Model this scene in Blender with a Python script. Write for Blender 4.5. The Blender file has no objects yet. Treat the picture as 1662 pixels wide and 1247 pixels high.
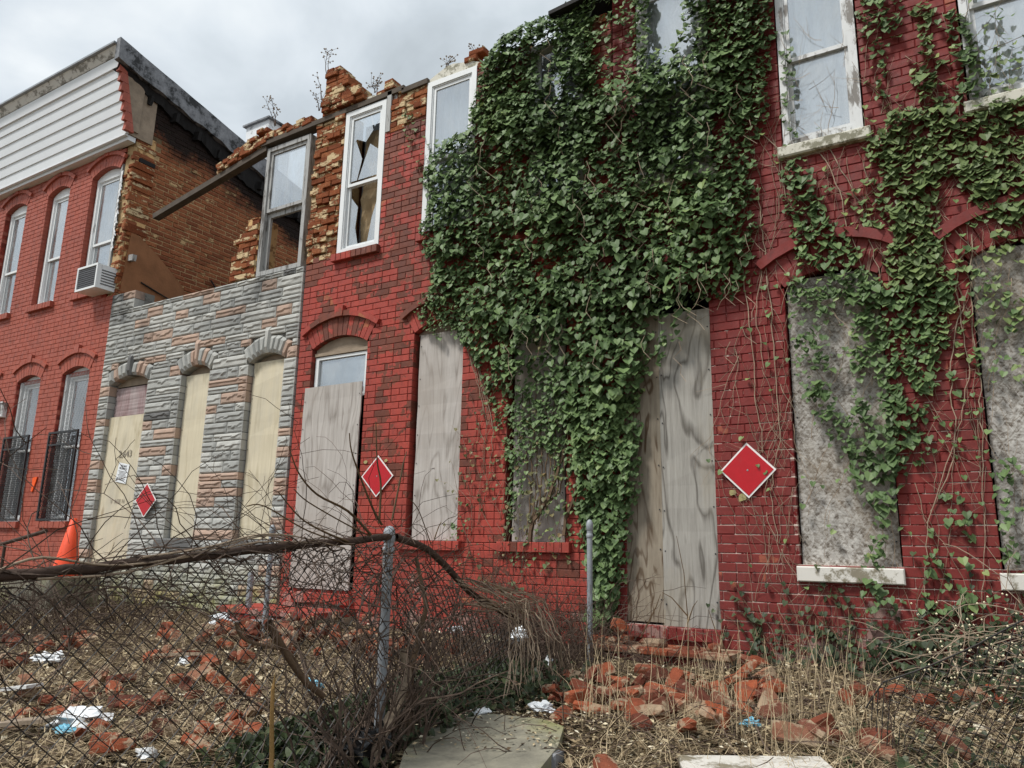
import bpy, math, random
from mathutils import Vector, Matrix, noise as mn
rnd = random.Random(11)
U = rnd.uniform
scene = bpy.context.scene
C = scene.collection

# ------------------------------------------------------------------ camera
# world: x along the row of houses (to the right), y into the houses (facades at y = 0), z up, z = 0 at eye height
RW = ((0.8532748, 0.0944413, 0.51283814), (0.52109575, -0.19125603, -0.83179345), (0.01952773, 0.97698617, -0.21240692))
CAM = Vector((0, -5.8, 0))
cd = bpy.data.cameras.new('camera'); cam = bpy.data.objects.new('camera', cd); C.objects.link(cam)
cd.sensor_width = 36; cd.lens = 36 * 1240 / 1662; cd.clip_start = .05; cd.clip_end = 2000
cam.matrix_world = Matrix.Translation(CAM) @ Matrix(RW).to_4x4()
scene.camera = cam
scene.view_settings.view_transform = 'Standard'; scene.view_settings.look = 'None'
scene.view_settings.exposure = 1.2; scene.view_settings.gamma = 1.0
scene.cycles.max_bounces = 6; scene.cycles.diffuse_bounces = 2; scene.cycles.glossy_bounces = 3; scene.cycles.transparent_max_bounces = 12
scene.cycles.caustics_reflective = False; scene.cycles.caustics_refractive = False

# ------------------------------------------------------------------ sky and sun (overcast)
SUN_AZ, SUN_EL = math.radians(-150), math.radians(56)      # azimuth from +y towards +x; soft light from over the left shoulder
w = bpy.data.worlds.new('World'); scene.world = w; w.use_nodes = True
nt = w.node_tree; bg = nt.nodes['Background']
sky = nt.nodes.new('ShaderNodeTexSky'); sky.sky_type = 'NISHITA'; sky.sun_disc = False
sky.sun_elevation = SUN_EL; sky.sun_rotation = SUN_AZ; sky.dust_density = 2
tc = nt.nodes.new('ShaderNodeTexCoord')
sep = nt.nodes.new('ShaderNodeSeparateXYZ'); nt.links.new(tc.outputs['Generated'], sep.inputs[0])
def wm(op, a, b):
    n = nt.nodes.new('ShaderNodeMath'); n.operation = op
    for i, v in enumerate((a, b)):
        if isinstance(v, (int, float)): n.inputs[i].default_value = v
        else: nt.links.new(v, n.inputs[i])
    return n.outputs[0]
zc = wm('ADD', wm('MAXIMUM', sep.outputs[2], 0), .35)
cmb = nt.nodes.new('ShaderNodeCombineXYZ')
nt.links.new(wm('DIVIDE', sep.outputs[0], zc), cmb.inputs[0]); nt.links.new(wm('DIVIDE', sep.outputs[1], zc), cmb.inputs[1])
def wn(scale, det, off):
    n = nt.nodes.new('ShaderNodeTexNoise'); n.inputs['Scale'].default_value = scale; n.inputs['Detail'].default_value = det
    n.inputs['Roughness'].default_value = .5; n.inputs['Distortion'].default_value = .35
    m = nt.nodes.new('ShaderNodeMapping'); m.inputs['Location'].default_value = (off, off * .7, 0)
    nt.links.new(cmb.outputs[0], m.inputs[0]); nt.links.new(m.outputs[0], n.inputs[0]); return n.outputs[0]
def wramp(f, stops):
    r = nt.nodes.new('ShaderNodeValToRGB'); e = r.color_ramp.elements
    while len(e) < len(stops): e.new(.5)
    for el, (p, c) in zip(e, stops): el.position = p; el.color = (*c, 1)
    nt.links.new(f, r.inputs[0]); return r.outputs[0]
cloud = wramp(wn(3.0, 6, 3.1), [(.30, (4.5, 5.0, 5.4)), (.42, (5.6, 6.2, 6.7)), (.52, (7.0, 7.6, 8.1)), (.64, (8.8, 9.2, 9.4))])
cover = wramp(wn(1.0, 4, 9.4), [(.25, (.86,) * 3), (.5, (.97,) * 3)])
mx = nt.nodes.new('ShaderNodeMix'); mx.data_type = 'RGBA'
nt.links.new(cover, mx.inputs[0]); nt.links.new(sky.outputs[0], mx.inputs[6]); nt.links.new(cloud, mx.inputs[7])
nt.links.new(mx.outputs[2], bg.inputs[0]); bg.inputs[1].default_value = .049
sl = bpy.data.lights.new('sun', 'SUN'); sl.energy = 1.5; sl.angle = math.radians(12); sl.color = (1, .965, .91)
so = bpy.data.objects.new('sun', sl); C.objects.link(so)
sd = Vector((math.sin(SUN_AZ) * math.cos(SUN_EL), math.cos(SUN_AZ) * math.cos(SUN_EL), math.sin(SUN_EL)))
so.rotation_euler = sd.to_track_quat('Z', 'Y').to_euler()

# ------------------------------------------------------------------ helpers
R3 = Matrix(RW)
def ray(px, py): return R3 @ Vector((px - 831, -(py - 623.5), -1240))
def at(px, py, y=0):                       # point of the picture on a plane parallel to the facades
    d = ray(px, py); return CAM + d * ((5.8 + y) / d.y)
def atx(px, py, x):                        # ... on a plane across the yards
    d = ray(px, py); return CAM + d * (x / d.x)
def slope(x, y): return -.73 + .10 * max(min(y, 0), -5.2)
def gz(x, y):
    return slope(x, y) + .035 * mn.noise(Vector((x * 1.3, y * 1.3, 0))) + .018 * mn.noise(Vector((x * 5, y * 5, 4)))
def on_ground(px, py, dz=0):
    d = ray(px, py); t = (-.73 + dz - .58) / (d.z - .1 * d.y); p = CAM + d * t; p.z = gz(p.x, p.y); return p
RT = R3.transposed()
def proj(p):
    c = RT @ (Vector(p) - CAM); return 831 + 1240 * c.x / -c.z, 623.5 - 1240 * c.y / -c.z
def hx(s):
    def l(c): c /= 255; return c / 12.92 if c <= .04045 else ((c + .055) / 1.055) ** 2.4
    return tuple(l(int(s[i:i + 2], 16)) for i in (0, 2, 4))

class MB:
    def __init__(s): s.v = []; s.f = []; s.r = []; s.m = []
    def add(s, vs, fs, r=None, m=0):
        b = len(s.v); s.v.extend(vs); r = U(0, 1) if r is None else r
        for f in fs: s.f.append(tuple(b + i for i in f)); s.r.append(r); s.m.append(m)
    def box(s, x0, x1, y0, y1, z0, z1, r=None, m=0):
        s.add([(x0, y0, z0), (x1, y0, z0), (x1, y1, z0), (x0, y1, z0), (x0, y0, z1), (x1, y0, z1), (x1, y1, z1), (x0, y1, z1)],
              [(0, 1, 5, 4), (1, 2, 6, 5), (2, 3, 7, 6), (3, 0, 4, 7), (4, 5, 6, 7), (3, 2, 1, 0)], r, m)
    def bev(s, x0, x1, y0, y1, z0, z1, c=.004, r=None, m=0):    # box with chamfered front (y0) face
        s.add([(x0, y1, z0), (x1, y1, z0), (x1, y1, z1), (x0, y1, z1), (x0, y0 + c, z0), (x1, y0 + c, z0), (x1, y0 + c, z1), (x0, y0 + c, z1),
               (x0 + c, y0, z0 + c), (x1 - c, y0, z0 + c), (x1 - c, y0, z1 - c), (x0 + c, y0, z1 - c)],
              [(8, 9, 10, 11), (4, 5, 9, 8), (5, 6, 10, 9), (6, 7, 11, 10), (7, 4, 8, 11), (0, 1, 5, 4), (1, 2, 6, 5), (2, 3, 7, 6), (3, 0, 4, 7)], r, m)
    def bar(s, a, b, wd, h, r=None, m=0, up=(0, 0, 1)):        # straight square timber from a to b
        a = Vector(a); b = Vector(b); t = (b - a).normalized(); u = Vector(up); sd_ = t.cross(u)
        if sd_.length < .01: sd_ = t.cross(Vector((0, 1, 0)))
        sd_.normalize(); u = sd_.cross(t)
        vs = []
        for p in (a, b):
            for i, j in ((-1, -1), (1, -1), (1, 1), (-1, 1)): vs.append(tuple(p + sd_ * (i * wd / 2) + u * (j * h / 2)))
        s.add(vs, [(0, 1, 2, 3), (7, 6, 5, 4), (0, 4, 5, 1), (1, 5, 6, 2), (2, 6, 7, 3), (3, 7, 4, 0)], r, m)
    def prism(s, poly, y0, y1, r=None, m=0):                   # outline in (x, z) with depth y0..y1
        n = len(poly)
        s.add([(x, y0, z) for x, z in poly] + [(x, y1, z) for x, z in poly],
              [tuple(range(n)), tuple(range(2 * n - 1, n - 1, -1))] + [(i, i + n, (i + 1) % n + n, (i + 1) % n) for i in range(n)], r, m)
    def tube(s, pts, r0, r1=None, sides=4, r=None, m=0, caps=False):
        r1 = r0 if r1 is None else r1; n = len(pts); pts = [Vector(p) for p in pts]; vs = []; fs = []; pu = None
        for i, p in enumerate(pts):
            t = (pts[min(i + 1, n - 1)] - pts[max(i - 1, 0)])
            t = t.normalized() if t.length > 1e-9 else Vector((0, 0, 1))
            if pu is None: pu = t.orthogonal()
            u = pu - t * pu.dot(t); u = u.normalized() if u.length > 1e-6 else t.orthogonal().normalized(); pu = u; q = t.cross(u)
            rr = r0 + (r1 - r0) * i / max(1, n - 1)
            for k in range(sides):
                a = 2 * math.pi * k / sides; vs.append(tuple(p + (u * math.cos(a) + q * math.sin(a)) * rr))
        for i in range(n - 1):
            for k in range(sides): fs.append((i * sides + k, i * sides + (k + 1) % sides, (i + 1) * sides + (k + 1) % sides, (i + 1) * sides + k))
        if caps: fs += [tuple(range(sides - 1, -1, -1)), tuple(range((n - 1) * sides, n * sides))]
        s.add(vs, fs, r, m)
    def lathe(s, cx, cy, prof, sides=16, r=None, m=0):
        vs = []; fs = []
        for rr, z in prof:
            for k in range(sides): a = 2 * math.pi * k / sides; vs.append((cx + rr * math.cos(a), cy + rr * math.sin(a), z))
        for i in range(len(prof) - 1):
            for k in range(sides): fs.append((i * sides + k, i * sides + (k + 1) % sides, (i + 1) * sides + (k + 1) % sides, (i + 1) * sides + k))
        s.add(vs, fs, r, m)
    def build(s, name, mats, parent=None, smooth=False, kind=None):
        me = bpy.data.meshes.new(name); me.from_pydata(s.v, [], s.f)
        at_ = me.attributes.new('rnd', 'FLOAT', 'FACE'); at_.data.foreach_set('value', s.r)
        mats = mats if isinstance(mats, (list, tuple)) else [mats]
        for m in mats: me.materials.append(m)
        if any(s.m): me.polygons.foreach_set('material_index', s.m)
        if smooth: me.polygons.foreach_set('use_smooth', [True] * len(s.f))
        me.update()
        return obj(name, me, parent, kind)
def obj(name, me, parent=None, kind=None):
    o = bpy.data.objects.new(name, me); C.objects.link(o)
    if parent is not None: setpar(o, parent)
    if kind: o['kind'] = kind
    return o
def setpar(o, p):
    o.parent = p; o.matrix_parent_inverse = (Matrix.Translation(p['_w']) if '_w' in p else Matrix.Translation(wloc(p))).inverted()
def wloc(p):
    v = Vector(p.location)
    return v
def tag(o, label, cat, group=None):
    o['label'] = label; o['category'] = cat
    if group: o['group'] = group
    return o
def thing(name, label, cat, loc=(0, 0, 0), group=None):
    o = bpy.data.objects.new(name, None); C.objects.link(o); o.location = loc; o.empty_display_size = .2
    return tag(o, label, cat, group)

# ------------------------------------------------------------------ materials
class Mat:
    def __init__(s, name, rough=.8, spec=.3):
        s.m = bpy.data.materials.new(name); s.m.use_nodes = True; s.nt = s.m.node_tree; s.b = s.nt.nodes['Principled BSDF']
        s.b.inputs['Roughness'].default_value = rough; s.b.inputs['Specular IOR Level'].default_value = spec
        s.geo = s.nt.nodes.new('ShaderNodeNewGeometry'); s.pos = s.geo.outputs['Position']
    def n(s, t): return s.nt.nodes.new(t)
    def put(s, sock, v):
        if isinstance(v, bpy.types.NodeSocket): s.nt.links.new(v, sock)
        elif isinstance(v, (int, float)): sock.default_value = v
        else: sock.default_value = (*v, 1) if len(v) == 3 and sock.type == 'RGBA' else v
    def math(s, op, a, b=0., cl=False):
        n = s.n('ShaderNodeMath'); n.operation = op; n.use_clamp = cl; s.put(n.inputs[0], a); s.put(n.inputs[1], b); return n.outputs[0]
    def objco(s): return s.n('ShaderNodeTexCoord').outputs['Object']
    def map(s, v, sc=(1, 1, 1), loc=(0, 0, 0), rot=(0, 0, 0)):
        n = s.n('ShaderNodeMapping'); s.nt.links.new(v, n.inputs[0]); n.inputs['Scale'].default_value = sc; n.inputs['Location'].default_value = loc; n.inputs['Rotation'].default_value = rot
        return n.outputs[0]
    def noise(s, sc, det=4, rg=.6, v=None, dist=0):
        n = s.n('ShaderNodeTexNoise'); s.nt.links.new(v or s.pos, n.inputs['Vector']); n.inputs['Scale'].default_value = sc
        n.inputs['Detail'].default_value = det; n.inputs['Roughness'].default_value = rg; n.inputs['Distortion'].default_value = dist; return n.outputs[0]
    def vor(s, sc, out='Color', v=None, feat='F1'):
        n = s.n('ShaderNodeTexVoronoi'); n.feature = feat; s.nt.links.new(v or s.pos, n.inputs['Vector']); n.inputs['Scale'].default_value = sc; return n.outputs[out]
    def ramp(s, f, stops, const=False):
        r = s.n('ShaderNodeValToRGB'); e = r.color_ramp.elements
        if const: r.color_ramp.interpolation = 'CONSTANT'
        while len(e) < len(stops): e.new(.5)
        for el, (p, c) in zip(e, stops):
            el.position = p; el.color = (*((c,) * 3 if isinstance(c, (int, float)) else c), 1)
        s.put(r.inputs[0], f); return r.outputs[0]
    def mix(s, f, a, b, mode='MIX'):
        n = s.n('ShaderNodeMix'); n.data_type = 'RGBA'; n.blend_type = mode; n.clamp_factor = True
        s.put(n.inputs[0], f); s.put(n.inputs[6], a); s.put(n.inputs[7], b); return n.outputs[2]
    def rn(s): n = s.n('ShaderNodeAttribute'); n.attribute_name = 'rnd'; return n.outputs['Fac']
    def orn(s): return s.n('ShaderNodeObjectInfo').outputs['Random']
    def sep(s, v=None):
        n = s.n('ShaderNodeSeparateXYZ'); s.nt.links.new(v or s.pos, n.inputs[0]); return n.outputs
    def col(s, c): s.put(s.b.inputs['Base Color'], c); return s
    def rough(s, v): s.put(s.b.inputs['Roughness'], v); return s
    def bump(s, h, st=.3, d=.01):
        n = s.n('ShaderNodeBump'); n.inputs['Strength'].default_value = st; n.inputs['Distance'].default_value = d; s.put(n.inputs['Height'], h)
        s.nt.links.new(n.outputs[0], s.b.inputs['Normal']); return s
def simple(name, c, var=.25, sc=8, rough=.7, bump=.15, spec=.3):
    m = Mat(name, rough, spec); nz = m.noise(sc, 5)
    a = tuple(x * (1 - var) for x in c); b = tuple(min(1, x * (1 + var)) for x in c)
    m.col(m.mix(m.rn(), m.ramp(nz, [(.3, a), (.7, b)]), m.ramp(nz, [(.3, c), (.7, b)]))); m.bump(m.noise(sc * 6, 4), bump, .006)
    return m.m
def brickmat(name, paint, old, bare, lo, hi, barelim, dirt=.3, rough=.6, zt=None):
    """paint over older paint over bare brick, flaking by noise"""
    m = Mat(name, rough, .35); rn = m.rn()
    e = m.math('ADD', m.noise(2.3, 6, .62), m.math('MULTIPLY', m.noise(14, 4, .6), .32)); e = m.math('ADD', e, m.math('MULTIPLY', rn, .16))
    if zt: e = m.math('ADD', e, m.math('MULTIPLY', m.math('SUBTRACT', zt[0], m.sep()[2]), zt[1]))
    f1 = m.ramp(e, [(lo, 0.), (hi, 1.)])
    e2 = m.math('ADD', m.noise(3.1, 6, .65, m.map(m.pos, (1, 1, 1), (7, 3, 2))), m.math('MULTIPLY', rn, .22))
    f2 = m.ramp(e2, [(barelim, 0.), (barelim + .03, 1.)])
    o = m.mix(rn, tuple(c * .75 for c in old), tuple(c * 1.25 for c in old))
    b = m.mix(rn, tuple(c * .7 for c in bare), tuple(c * 1.3 for c in bare))
    p = m.mix(m.noise(5, 5), tuple(c * .82 for c in paint), tuple(c * 1.12 for c in paint))
    c = m.mix(f2, m.mix(f1, o, p), b)
    d = m.ramp(m.noise(1.6, 7, .7, m.map(m.pos, (1, 1, .45), (3, 1, 8))), [(.45, 0.), (.75, dirt)])
    c = m.mix(d, c, (.05, .035, .03))
    k = m.ramp(m.noise(11, 5, .75, m.map(m.pos, (1.2, 1, .6), (1, 5, 2))), [(.34, .0), (.46, .6), (.58, 1.)]); c = m.mix(k, m.mix(.33, c, (.03, .018, .016)), c)
    sc_ = m.ramp(m.noise(26, 4, .8, m.map(m.pos, (1, 1, 1), (9, 9, 1))), [(.64, 0.), (.72, .45)]); c = m.mix(sc_, c, (.5, .36, .32))
    ft = m.math('ADD', m.math('MULTIPLY', m.noise(3.2, 6, .7, m.map(m.pos, (1, 1, 1), (2, 2, 6))), 1.6), m.math('MULTIPLY', m.math('MAXIMUM', m.math('SUBTRACT', -.25, m.sep()[2]), -.25), .45))
    c = m.mix(m.ramp(m.math('SUBTRACT', ft, .5), [(.53, 0.), (.58, .55)]), c, (.40, .31, .27))       # salts and lost paint along the wall foot
    m.col(c); m.rough(m.ramp(m.noise(9), [(.3, rough - .15), (.7, rough + .2)]))
    m.bump(m.math('ADD', m.noise(45, 5, .7), m.math('MULTIPLY', f1, .5)), .35, .006)
    return m.m
M = {}
M['brickA'] = brickmat('painted_brick_salmon', hx('a65645'), hx('964b3c'), hx('84483a'), .35, .5, .80, .3)
M['brickC'] = brickmat('painted_brick_red', hx('c9504a'), hx('8a4038'), hx('a8603c'), .70, .72, .80, .25, .6)
M['brickD'] = brickmat('painted_brick_oxblood', hx('802d29'), hx('702c27'), hx('924e3a'), .40, .52, .80, .35, .6)
def mortar(name, a, b, lim=.5, sc=6):
    m = Mat(name, .9, .2); m.col(m.mix(m.ramp(m.noise(sc, 6, .7), [(lim, 0.), (lim + .06, 1.)]), a, b)); m.bump(m.noise(60, 4), .5, .006); return m.m
M['brickC'] = brickmat('painted_brick_red', hx('a84438'), hx('7a4232'), hx('98583a'), .70, .72, .82, .4, .65, (1.9, .03))
M['mortA'] = mortar('mortar_salmon', hx('8a3a30'), hx('6a3028'), .5)
M['mortC'] = mortar('mortar_red', hx('6c362e'), hx('b09080'), .62)
def mortD():
    m = Mat('mortar_white_flecked', .9, .2); z = m.sep()[2]
    lowz = m.math('MULTIPLY_ADD', z, -.075); lowz.node.inputs[2].default_value = .05
    f = m.ramp(m.math('ADD', m.noise(7, 6, .7, m.map(m.pos, (1, 1, 2.2))), lowz), [(.50, 0.), (.54, 1.)])
    fr = m.math('FRACT', m.math('DIVIDE', m.math('ADD', z, .95 + .0685 * 4), .0685)); hz_ = m.math('ADD', m.math('LESS_THAN', fr, .09), m.math('GREATER_THAN', fr, .91), True)
    f = m.math('MULTIPLY', f, m.math('ADD', m.math('MULTIPLY', hz_, .8), .2), True)
    m.col(m.mix(f, hx('6a2222'), hx('d2c2b6'))); m.bump(m.noise(60, 4), .5, .006); return m.m
M['mortD'] = mortD()
def rawbrick(name, tones, smear, lim, mort, soot=None):
    m = Mat(name, .92, .2); rn = m.rn()
    c = m.ramp(rn, [(i / (len(tones) - 1), t) for i, t in enumerate(tones)])
    c = m.mix(m.noise(18, 5), c, tuple(x * .6 for x in tones[0]))
    f = m.ramp(m.math('ADD', m.noise(4.5, 6, .7, m.map(m.pos, (1, 1, 2.0))), m.math('MULTIPLY', rn, .12)), [(lim, 0.), (lim + .04, 1.)])
    c = m.mix(f, c, mort)
    if soot:
        s3 = m.sep(); t = m.math('ADD', s3[2], m.math('MULTIPLY', s3[1], .235)); t = m.math('ADD', m.math('MULTIPLY', m.math('SUBTRACT', t, soot), 1.0), m.math('MULTIPLY', m.noise(2.2, 6, .7), .9))
        c = m.mix(m.ramp(t, [(.45, 0.), (.75, .97)]), c, (.012, .010, .010))
    m.col(c); m.bump(m.math('ADD', m.noise(30, 6, .75), m.math('MULTIPLY', f, .6)), .9, .02); return m.m
M['raw'] = rawbrick('bare_orange_brick', [hx('7a4228'), hx('a05c38'), hx('b07048'), hx('965238')], True, .575, hx('cbb48e'))
M['party'] = rawbrick('party_wall_brick', [hx('8a5238'), hx('ab6a48'), hx('ba7850'), hx('985c40')], True, .66, hx('c4a478'), 5.95)
M['mortRaw'] = mortar('old_lime_mortar', hx('c8a474'), hx('8a6a48'), .5, 9)
M['mortDark'] = rawbrick('sooty_mortar', [hx('c4a67c'), hx('b4946c')], True, .6, hx('9a7a58'), 5.85)
M['char'] = simple('charred_wood', (.008, .007, .007), .5, 12, .75, .6)
def tar():
    m = Mat('tarred_flashing', .55, .4); m.col(m.ramp(m.noise(3.2, 7, .75), [(.42, hx('101011')), (.5, hx('6a6c70')), (.75, hx('9a9ca0'))])); m.bump(m.noise(20, 6), .5, .01); return m.m
M['tar'] = tar()
def whitepaint(name, base, worn, lim, sc=5, stretch=(1, 1, .35)):
    m = Mat(name, .5, .4); f = m.ramp(m.noise(sc, 8, .72, m.map(m.pos, stretch)), [(lim, 0.), (lim + .07, 1.)])
    m.col(m.mix(f, m.mix(m.noise(3), base, tuple(c * .86 for c in base)), worn)); m.bump(f, .25, .004); return m.m
M['siding'] = whitepaint('white_siding', hx('dfe3e6'), hx('b8babb'), .66, 2, (.4, 1, 2))
M['white'] = whitepaint('white_window_paint', hx('e4e7e8'), hx('a8a8a6'), .63)
M['worn'] = whitepaint('weathered_white_wood', hx('d6d8d8'), hx('77726c'), .52, 7)
M['greywood'] = whitepaint('bare_grey_wood', hx('a6a6a4'), hx('5e5a55'), .52, 9, (3, 3, .4))
M['crownwood'] = whitepaint('weathered_crown', hx('cfcfca'), hx('7d7a72'), .5, 4, (1, 1, 1.5))
M['sillwhite'] = whitepaint('chipped_white_sill', hx('d8d5cd'), hx('847d6c'), .50, 6, (1, 1, 1))
M['stonesill'] = whitepaint('lichen_stone_sill', hx('c9c6b8'), hx('77745f'), .5, 11, (1, 1, 1))
def glass(name, gl, tint, rough=.02):
    m = Mat(name); nt = m.nt; tr = m.n('ShaderNodeBsdfTransparent'); tr.inputs[0].default_value = (*tint, 1)
    g = m.n('ShaderNodeBsdfGlossy'); g.inputs['Roughness'].default_value = rough; g.inputs[0].default_value = (.92, .96, 1, 1)
    bp = m.n('ShaderNodeBump'); bp.inputs['Strength'].default_value = .04; bp.inputs['Distance'].default_value = .02; m.put(bp.inputs['Height'], m.noise(2.5, 2)); nt.links.new(bp.outputs[0], g.inputs['Normal'])
    df = m.n('ShaderNodeBsdfDiffuse'); df.inputs[0].default_value = (.62, .65, .66, 1)
    mx_ = m.n('ShaderNodeMixShader'); mx_.inputs[0].default_value = gl; nt.links.new(tr.outputs[0], mx_.inputs[1]); nt.links.new(g.outputs[0], mx_.inputs[2])
    m2 = m.n('ShaderNodeMixShader'); m.put(m2.inputs[0], m.ramp(m.noise(4, 6, .7, m.map(m.pos, (1.5, 1, .5))), [(.4, .08), (.75, .34)])); nt.links.new(mx_.outputs[0], m2.inputs[1]); nt.links.new(df.outputs[0], m2.inputs[2])
    nt.links.new(m2.outputs[0], nt.nodes['Material Output'].inputs[0]); return m.m
M['glass'] = glass('window_glass', .4, (.85, .88, .9))
M['glassdirty'] = glass('dusty_window_glass', .36, (.92, .94, .95), .05)
M['curtain'] = simple('white_curtain', hx('e6e8ea'), .06, 3, .9, .05)
M['greycurtain'] = simple('grey_curtain', hx('9aa2aa'), .12, 3, .9, .05)
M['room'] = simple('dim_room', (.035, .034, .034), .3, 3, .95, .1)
def ply(name, a, b, knot, contour=9, stain=None, vs=(2.2, 1, .42), st=.35, fw=.32, kn=.11, ks=1.7):
    m = Mat(name, .85, .2); v = m.map(m.pos, vs)
    fig = m.math('FRACT', m.math('MULTIPLY', m.noise(1.1, 3, .5, v, .5), contour))
    g = m.noise(9, 6, .75, m.map(m.pos, (4.2, 1, .22)))
    f = m.math('ADD', m.math('MULTIPLY', m.ramp(fig, [(0, 1.), (.16, .25), (.8, .1), (1, .9)]), fw), m.math('MULTIPLY', g, .95))
    c = m.ramp(f, [(.25, b), (.55, tuple((x + y) / 2 for x, y in zip(a, b))), (.85, a)]) if False else m.ramp(f, [(.28, a), (.6, tuple((x * .6 + y * .4) for x, y in zip(a, b))), (.95, b)])
    kd = m.vor(ks, 'Distance', m.map(m.pos, (1.5, 1, .8)))
    c = m.mix(m.ramp(kd, [(kn * .4, .9), (kn, 0.)]), c, knot)
    if stain: c = m.mix(m.ramp(m.noise(1.4, 6, .65, m.map(m.pos, (1.6, 1, .6), (5, 2, 1))), [(.46, 0.), (.68, .75)]), c, stain)
    m.col(c); m.bump(f, st, .004); return m.m
M['plyB'] = ply('pale_plywood', hx('d6cdb6'), hx('b2a78c'), hx('9a8868'), 6, hx('b4afa0'))
M['plyC'] = ply('grey_plywood', hx('c2bdb8'), hx('7f7871'), hx('6a625a'), 10, hx('a29a92'))
M['plyD1'] = ply('brown_figured_plywood', hx('a39a8a'), hx('5c4c3c'), hx('33261e'), 9, hx('8c8478'), (3.4, 1, 1.0), .5, .62, .12, 2.6)
M['plyD2'] = ply('silvery_plywood', hx('aeaba4'), hx('66625c'), hx('45403a'), 13, hx('9c9484'), (2.4, 1, .55), .35, .5, .09, 3.0)
def osb():
    m = Mat('weathered_strand_board', .85, .25); p = m.map(m.map(m.pos, rot=(0, .55, 0)), (1, 1, .3)); q = m.map(m.map(m.pos, rot=(0, -.75, 0)), (1, 1, .3), (4, 0, 2))
    r_ = m.map(m.map(m.pos, rot=(0, 1.45, 0)), (1, 1, .34), (9, 0, 5))
    def bw(v, s_): return m.sep(m.vor(s_, 'Color', v))[0]
    f = m.math('ADD', m.math('MULTIPLY', bw(p, 78), .24), m.math('MULTIPLY', bw(q, 90), .24)); f = m.math('ADD', f, m.math('MULTIPLY', bw(r_, 84), .24)); f = m.math('ADD', f, m.math('MULTIPLY', m.noise(60, 4, .7), .25)); f = m.math('ADD', f, m.math('MULTIPLY', m.noise(3, 5, .7), .22))
    c = m.ramp(f, [(.34, hx('625a52')), (.5, hx('8c867e')), (.64, hx('a5a19b')), (.85, hx('c2bfb9'))])
    c = m.mix(m.ramp(m.noise(1.8, 5, .6, m.map(m.pos, (1, 1, .6), (2, 2, 2))), [(.5, 0.), (.72, .6)]), c, hx('8a7c68'))
    m.col(c); m.bump(f, .5, .006); return m.m
M['osb'] = osb()
def stone():
    m = Mat('formstone', .9, .2); rn = m.rn()
    c = m.ramp(rn, [(0, hx('9c9d9a')), (.3, hx('a9aaa6')), (.55, hx('b5b5b0')), (.80, hx('ab9282')), (.93, hx('b49a89')), (.985, hx('626262'))], True)
    c = m.mix(m.ramp(m.noise(7, 6, .7), [(.35, .0), (.8, .35)]), c, hx('83837f'))
    st = m.math('MULTIPLY', m.ramp(m.noise(1.3, 5, .6, m.map(m.pos, (.9, 1, .7), (1, 0, 3))), [(.48, 0.), (.62, .75)]), m.ramp(m.math('MULTIPLY', m.sep()[2], .3), [(.70, 0.), (.92, 1.)]))
    c = m.mix(st, c, hx('3c3e40'))
    gr = m.math('MULTIPLY', m.ramp(m.noise(3, 6, .7), [(.4, .2), (.6, .9)]), m.ramp(m.math('ADD', m.math('MULTIPLY', m.sep()[2], -1), .0), [(.15, 0.), (.6, 1.)]))
    c = m.mix(gr, c, hx('8c8a52'))
    m.col(c); m.bump(m.noise(40, 6, .7), .5, .008); return m.m
M['stone'] = stone()
M['mortStone'] = mortar('formstone_joint', hx('7a7974'), hx('5e5c58'))
def leafmat(name, dark, mid, light, yellow=None):
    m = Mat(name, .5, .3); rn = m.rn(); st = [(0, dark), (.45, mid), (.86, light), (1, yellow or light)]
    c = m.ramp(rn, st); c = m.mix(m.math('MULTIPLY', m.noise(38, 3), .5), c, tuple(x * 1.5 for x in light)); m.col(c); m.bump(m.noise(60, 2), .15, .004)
    t = m.n('ShaderNodeBsdfTranslucent'); m.put(t.inputs[0], c); mx_ = m.n('ShaderNodeMixShader'); mx_.inputs[0].default_value = .14
    m.nt.links.new(m.b.outputs[0], mx_.inputs[1]); m.nt.links.new(t.outputs[0], mx_.inputs[2]); m.nt.links.new(mx_.outputs[0], m.nt.nodes['Material Output'].inputs[0])
    return m.m
M['leafdark'] = leafmat('ivy_leaf_dark', (.012, .024, .010), (.056, .102, .038), (.158, .230, .088), (.26, .30, .10))
M['leaflight'] = leafmat('ivy_leaf_fresh', (.026, .042, .014), (.085, .128, .045), (.18, .235, .09), (.28, .30, .11))
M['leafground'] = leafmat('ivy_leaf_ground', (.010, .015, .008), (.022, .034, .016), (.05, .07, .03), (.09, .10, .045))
M['leafbrown'] = leafmat('dying_ivy_leaf', (.03, .032, .016), (.06, .065, .028), (.14, .13, .055), (.24, .15, .07))
M['stem'] = simple('dry_vine_stem', hx('8c7c6a'), .5, 20, .85, .3)
M['stemdark'] = simple('old_vine_stem', hx('62503f'), .35, 20, .9, .4)
M['bramble'] = simple('bramble_stem', hx('50433a'), .7, 20, .85, .3)
M['shoot'] = simple('young_shoot', hx('57452f'), .35, 15, .7, .2)
M['straw'] = simple('dry_grass_straw', hx('a8977a'), .5, 20, .85, .1)
M['wire'] = simple('rusty_black_wire', (.020, .017, .015), .5, 30, .6, .3, .5)
M['galv'] = simple('galvanised_pipe', hx('8a8f94'), .25, 14, .45, .15, .5)
M['railrust'] = simple('rusty_rail', hx('40322a'), .4, 12, .75, .4)
def ground():
    m = Mat('yard_litter', .95, .15)
    c = m.ramp(m.noise(28, 6, .75), [(.3, hx('32291f')), (.48, hx('6a5c48')), (.60, hx('9c8d70')), (.75, hx('c0b292'))])
    c = m.mix(m.ramp(m.noise(1.4, 5), [(.42, 0.), (.62, .75)]), c, hx('5c4d3a')); m.col(c); m.bump(m.noise(35, 6, .8), 1, .03); return m.m
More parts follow.
